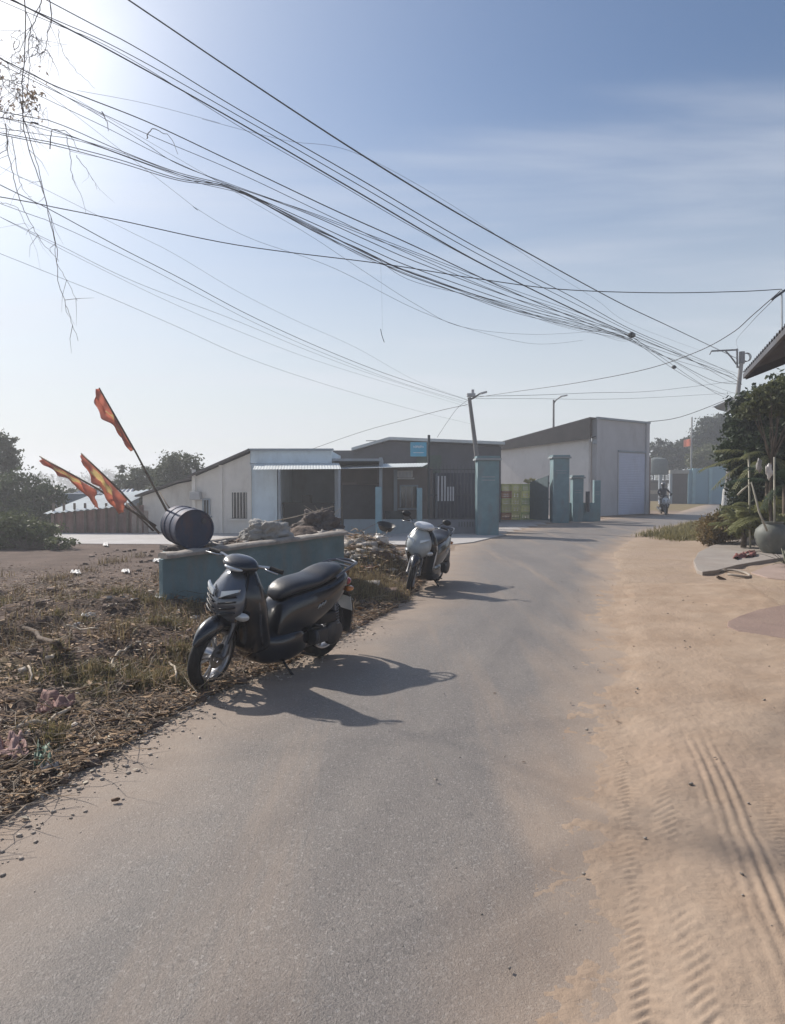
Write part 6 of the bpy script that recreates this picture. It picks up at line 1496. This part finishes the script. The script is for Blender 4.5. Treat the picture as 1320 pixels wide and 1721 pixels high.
vine([([(112, 230), (118, 260), (122, 300), (136, 325), (146, 360)], .004), ([(128, 262), (146, 284), (158, 304), (164, 318)], .0035)], 'two short thin vine strands right of the long vine', .004, 4, 2)
vine([([(98, 50), (104, 80), (122, 112), (140, 130), (160, 148)], .0035), ([(172, 188), (180, 205), (182, 222)], .006)], 'faint thin curling strand under the upper pair of cables', .004, 5, 1)
vine([([(84, 250), (86, 225), (92, 218), (112, 222), (124, 236), (132, 256)], .006), ([(248, 232), (252, 220), (264, 218), (285, 230), (300, 258)], .006)], 'looped stem hooked over the cable bundle', .006, 6, 0)
r = random.Random(77)
paths = []
for k in range(26):
    x, y = r.uniform(-25, 60), r.uniform(60, 200); q = [(x, y)]
    for i in range(5): x += r.uniform(-16, 18); y += r.uniform(-14, 24); q.append((x, y))
    paths.append((q, r.uniform(.002, .005)))
vine(paths, 'dense snarl of dead stems knotted round the cables at the left edge', .006, 7, 5)
lc_ = leaf_cloud('dead_leaves', [(tuple(P(20, 150, 8)), (.32, .2, .35)), (tuple(P(60, 165, 8)), (.2, .15, .12))], 260, .05, leafmat('dead_leaf_pale', (.25, .2, .16), (.4, .34, .28), .5), clump=12, seed=60)
tag(lc_, 'cluster of pale dead leaves caught in the dead stems at the upper left edge', 'dead leaves')

# ================================================================== RIDER IN THE DISTANCE
g = G(1119, 865)
mt = make_scooter('motor_scooter', 'small dark motor scooter being ridden up the far road by the warehouse corner', (g.x, g.y + .3, .01), R(-100), 0, 3, NAVY, WHITEP, BLK)
def person(loc, rz, label):
    rt = thing('person', label, 'person', loc, (0, 0, rz))
    V = []; E = []; RR = []
    def v(p, r_, par=None):
        V.append(p); RR.append(r_)
        if par is not None: E.append((par, len(V) - 1))
        return len(V) - 1
    pel = v((-.30, 0, .86), .15); sp = v((-.27, 0, 1.05), .145, pel); ch = v((-.22, 0, 1.25), .155, sp); nk = v((-.20, 0, 1.42), .06, ch); hd_ = v((-.18, 0, 1.53), .085, nk); v((-.175, 0, 1.63), .08, hd_)
    for s in (1, -1):
        hp = v((-.24, s * .11, .84), .095, pel); kn = v((.10, s * .17, .80), .07, hp); an = v((.02, s * .15, .40), .048, kn); v((.17, s * .15, .36), .04, an)
        sh_ = v((-.21, s * .19, 1.36), .062, ch); el_ = v((.02, s * .30, 1.16), .045, sh_); wr = v((.28, s * .30, 1.05), .03, el_); pm = v((.35, s * .30, 1.035), .032, wr)
        for k in range(4):
            b = v((.385, s * (.27 + .02 * k), 1.045), .010, pm); c = v((.41, s * (.27 + .02 * k), 1.03), .009, b); v((.40, s * (.27 + .02 * k), 1.005), .008, c)
        b = v((.36, s * .265, 1.01), .010, pm); v((.375, s * .262, .985), .009, b)
    me = bpy.data.meshes.new('body'); me.from_pydata(V, E, []); o = bpy.data.objects.new('body', me); COL.objects.link(o); o.parent = rt
    sk = o.modifiers.new('skin', 'SKIN'); 
    for i, sv in enumerate(me.skin_vertices[0].data): sv.radius = (RR[i], RR[i]); sv.use_root = (i == 0)
    sb = o.modifiers.new('sub', 'SUBSURF'); sb.levels = sb.render_levels = 2
    me.materials.append(mat('rider_clothes', (.075, .075, .085), .85, vary=.2)); sk.use_smooth_shade = True
    hm = lump('helmet', (-.18, 0, 1.61), (.145, .125, .12), mat('helmet_grey', (.12, .12, .13), .3, coat=.8), '', None, 1, .03, rt)
    fc = MB(); 
    for s in (1, -1): fc.lathe([(0, -.008), (.008, 0), (0, .008)], 8, 'X', cap=False); fc.xf(Matrix.Translation((-.092, s * .03, 1.56)), len(fc.v) - 24)
    fc.build('eye', BLK, rt); MB().box((-.085, 0, 1.535), (.03, .02, .03), taper=.4).build('nose', mat('skin_brown', (.30, .17, .11), .6), rt); MB().box((-.088, 0, 1.505), (.012, .04, .008)).build('mouth', mat('lip', (.25, .1, .08), .5), rt)
    return rt
person((g.x, g.y + .3, .02), R(-100), 'person in dark grey clothes and helmet riding the scooter on the far road')
# ================================================================== HAZE
hb_ = MB(); x0, x1, y0, y1, zt_ = -262, 262, -62, 262, 10.6
hb_.box(((x0 + x1) / 2, (y0 + y1) / 2, (zt_ - 2) / 2), (x1 - x0, y1 - y0, zt_ + 2))
hm_ = bpy.data.materials.new('haze_air'); hm_.use_nodes = True; hn = hm_.node_tree.nodes; hn.remove(hn['Principled BSDF'])
pv_ = hn.new('ShaderNodeVolumePrincipled'); pv_.inputs['Color'].default_value = (.93, .95, 1, 1); pv_.inputs['Density'].default_value = .0034; pv_.inputs['Anisotropy'].default_value = .35
hm_.node_tree.links.new(pv_.outputs[0], hn['Material Output'].inputs['Volume'])
hz_o = hb_.build('haze', hm_, kind='stuff')
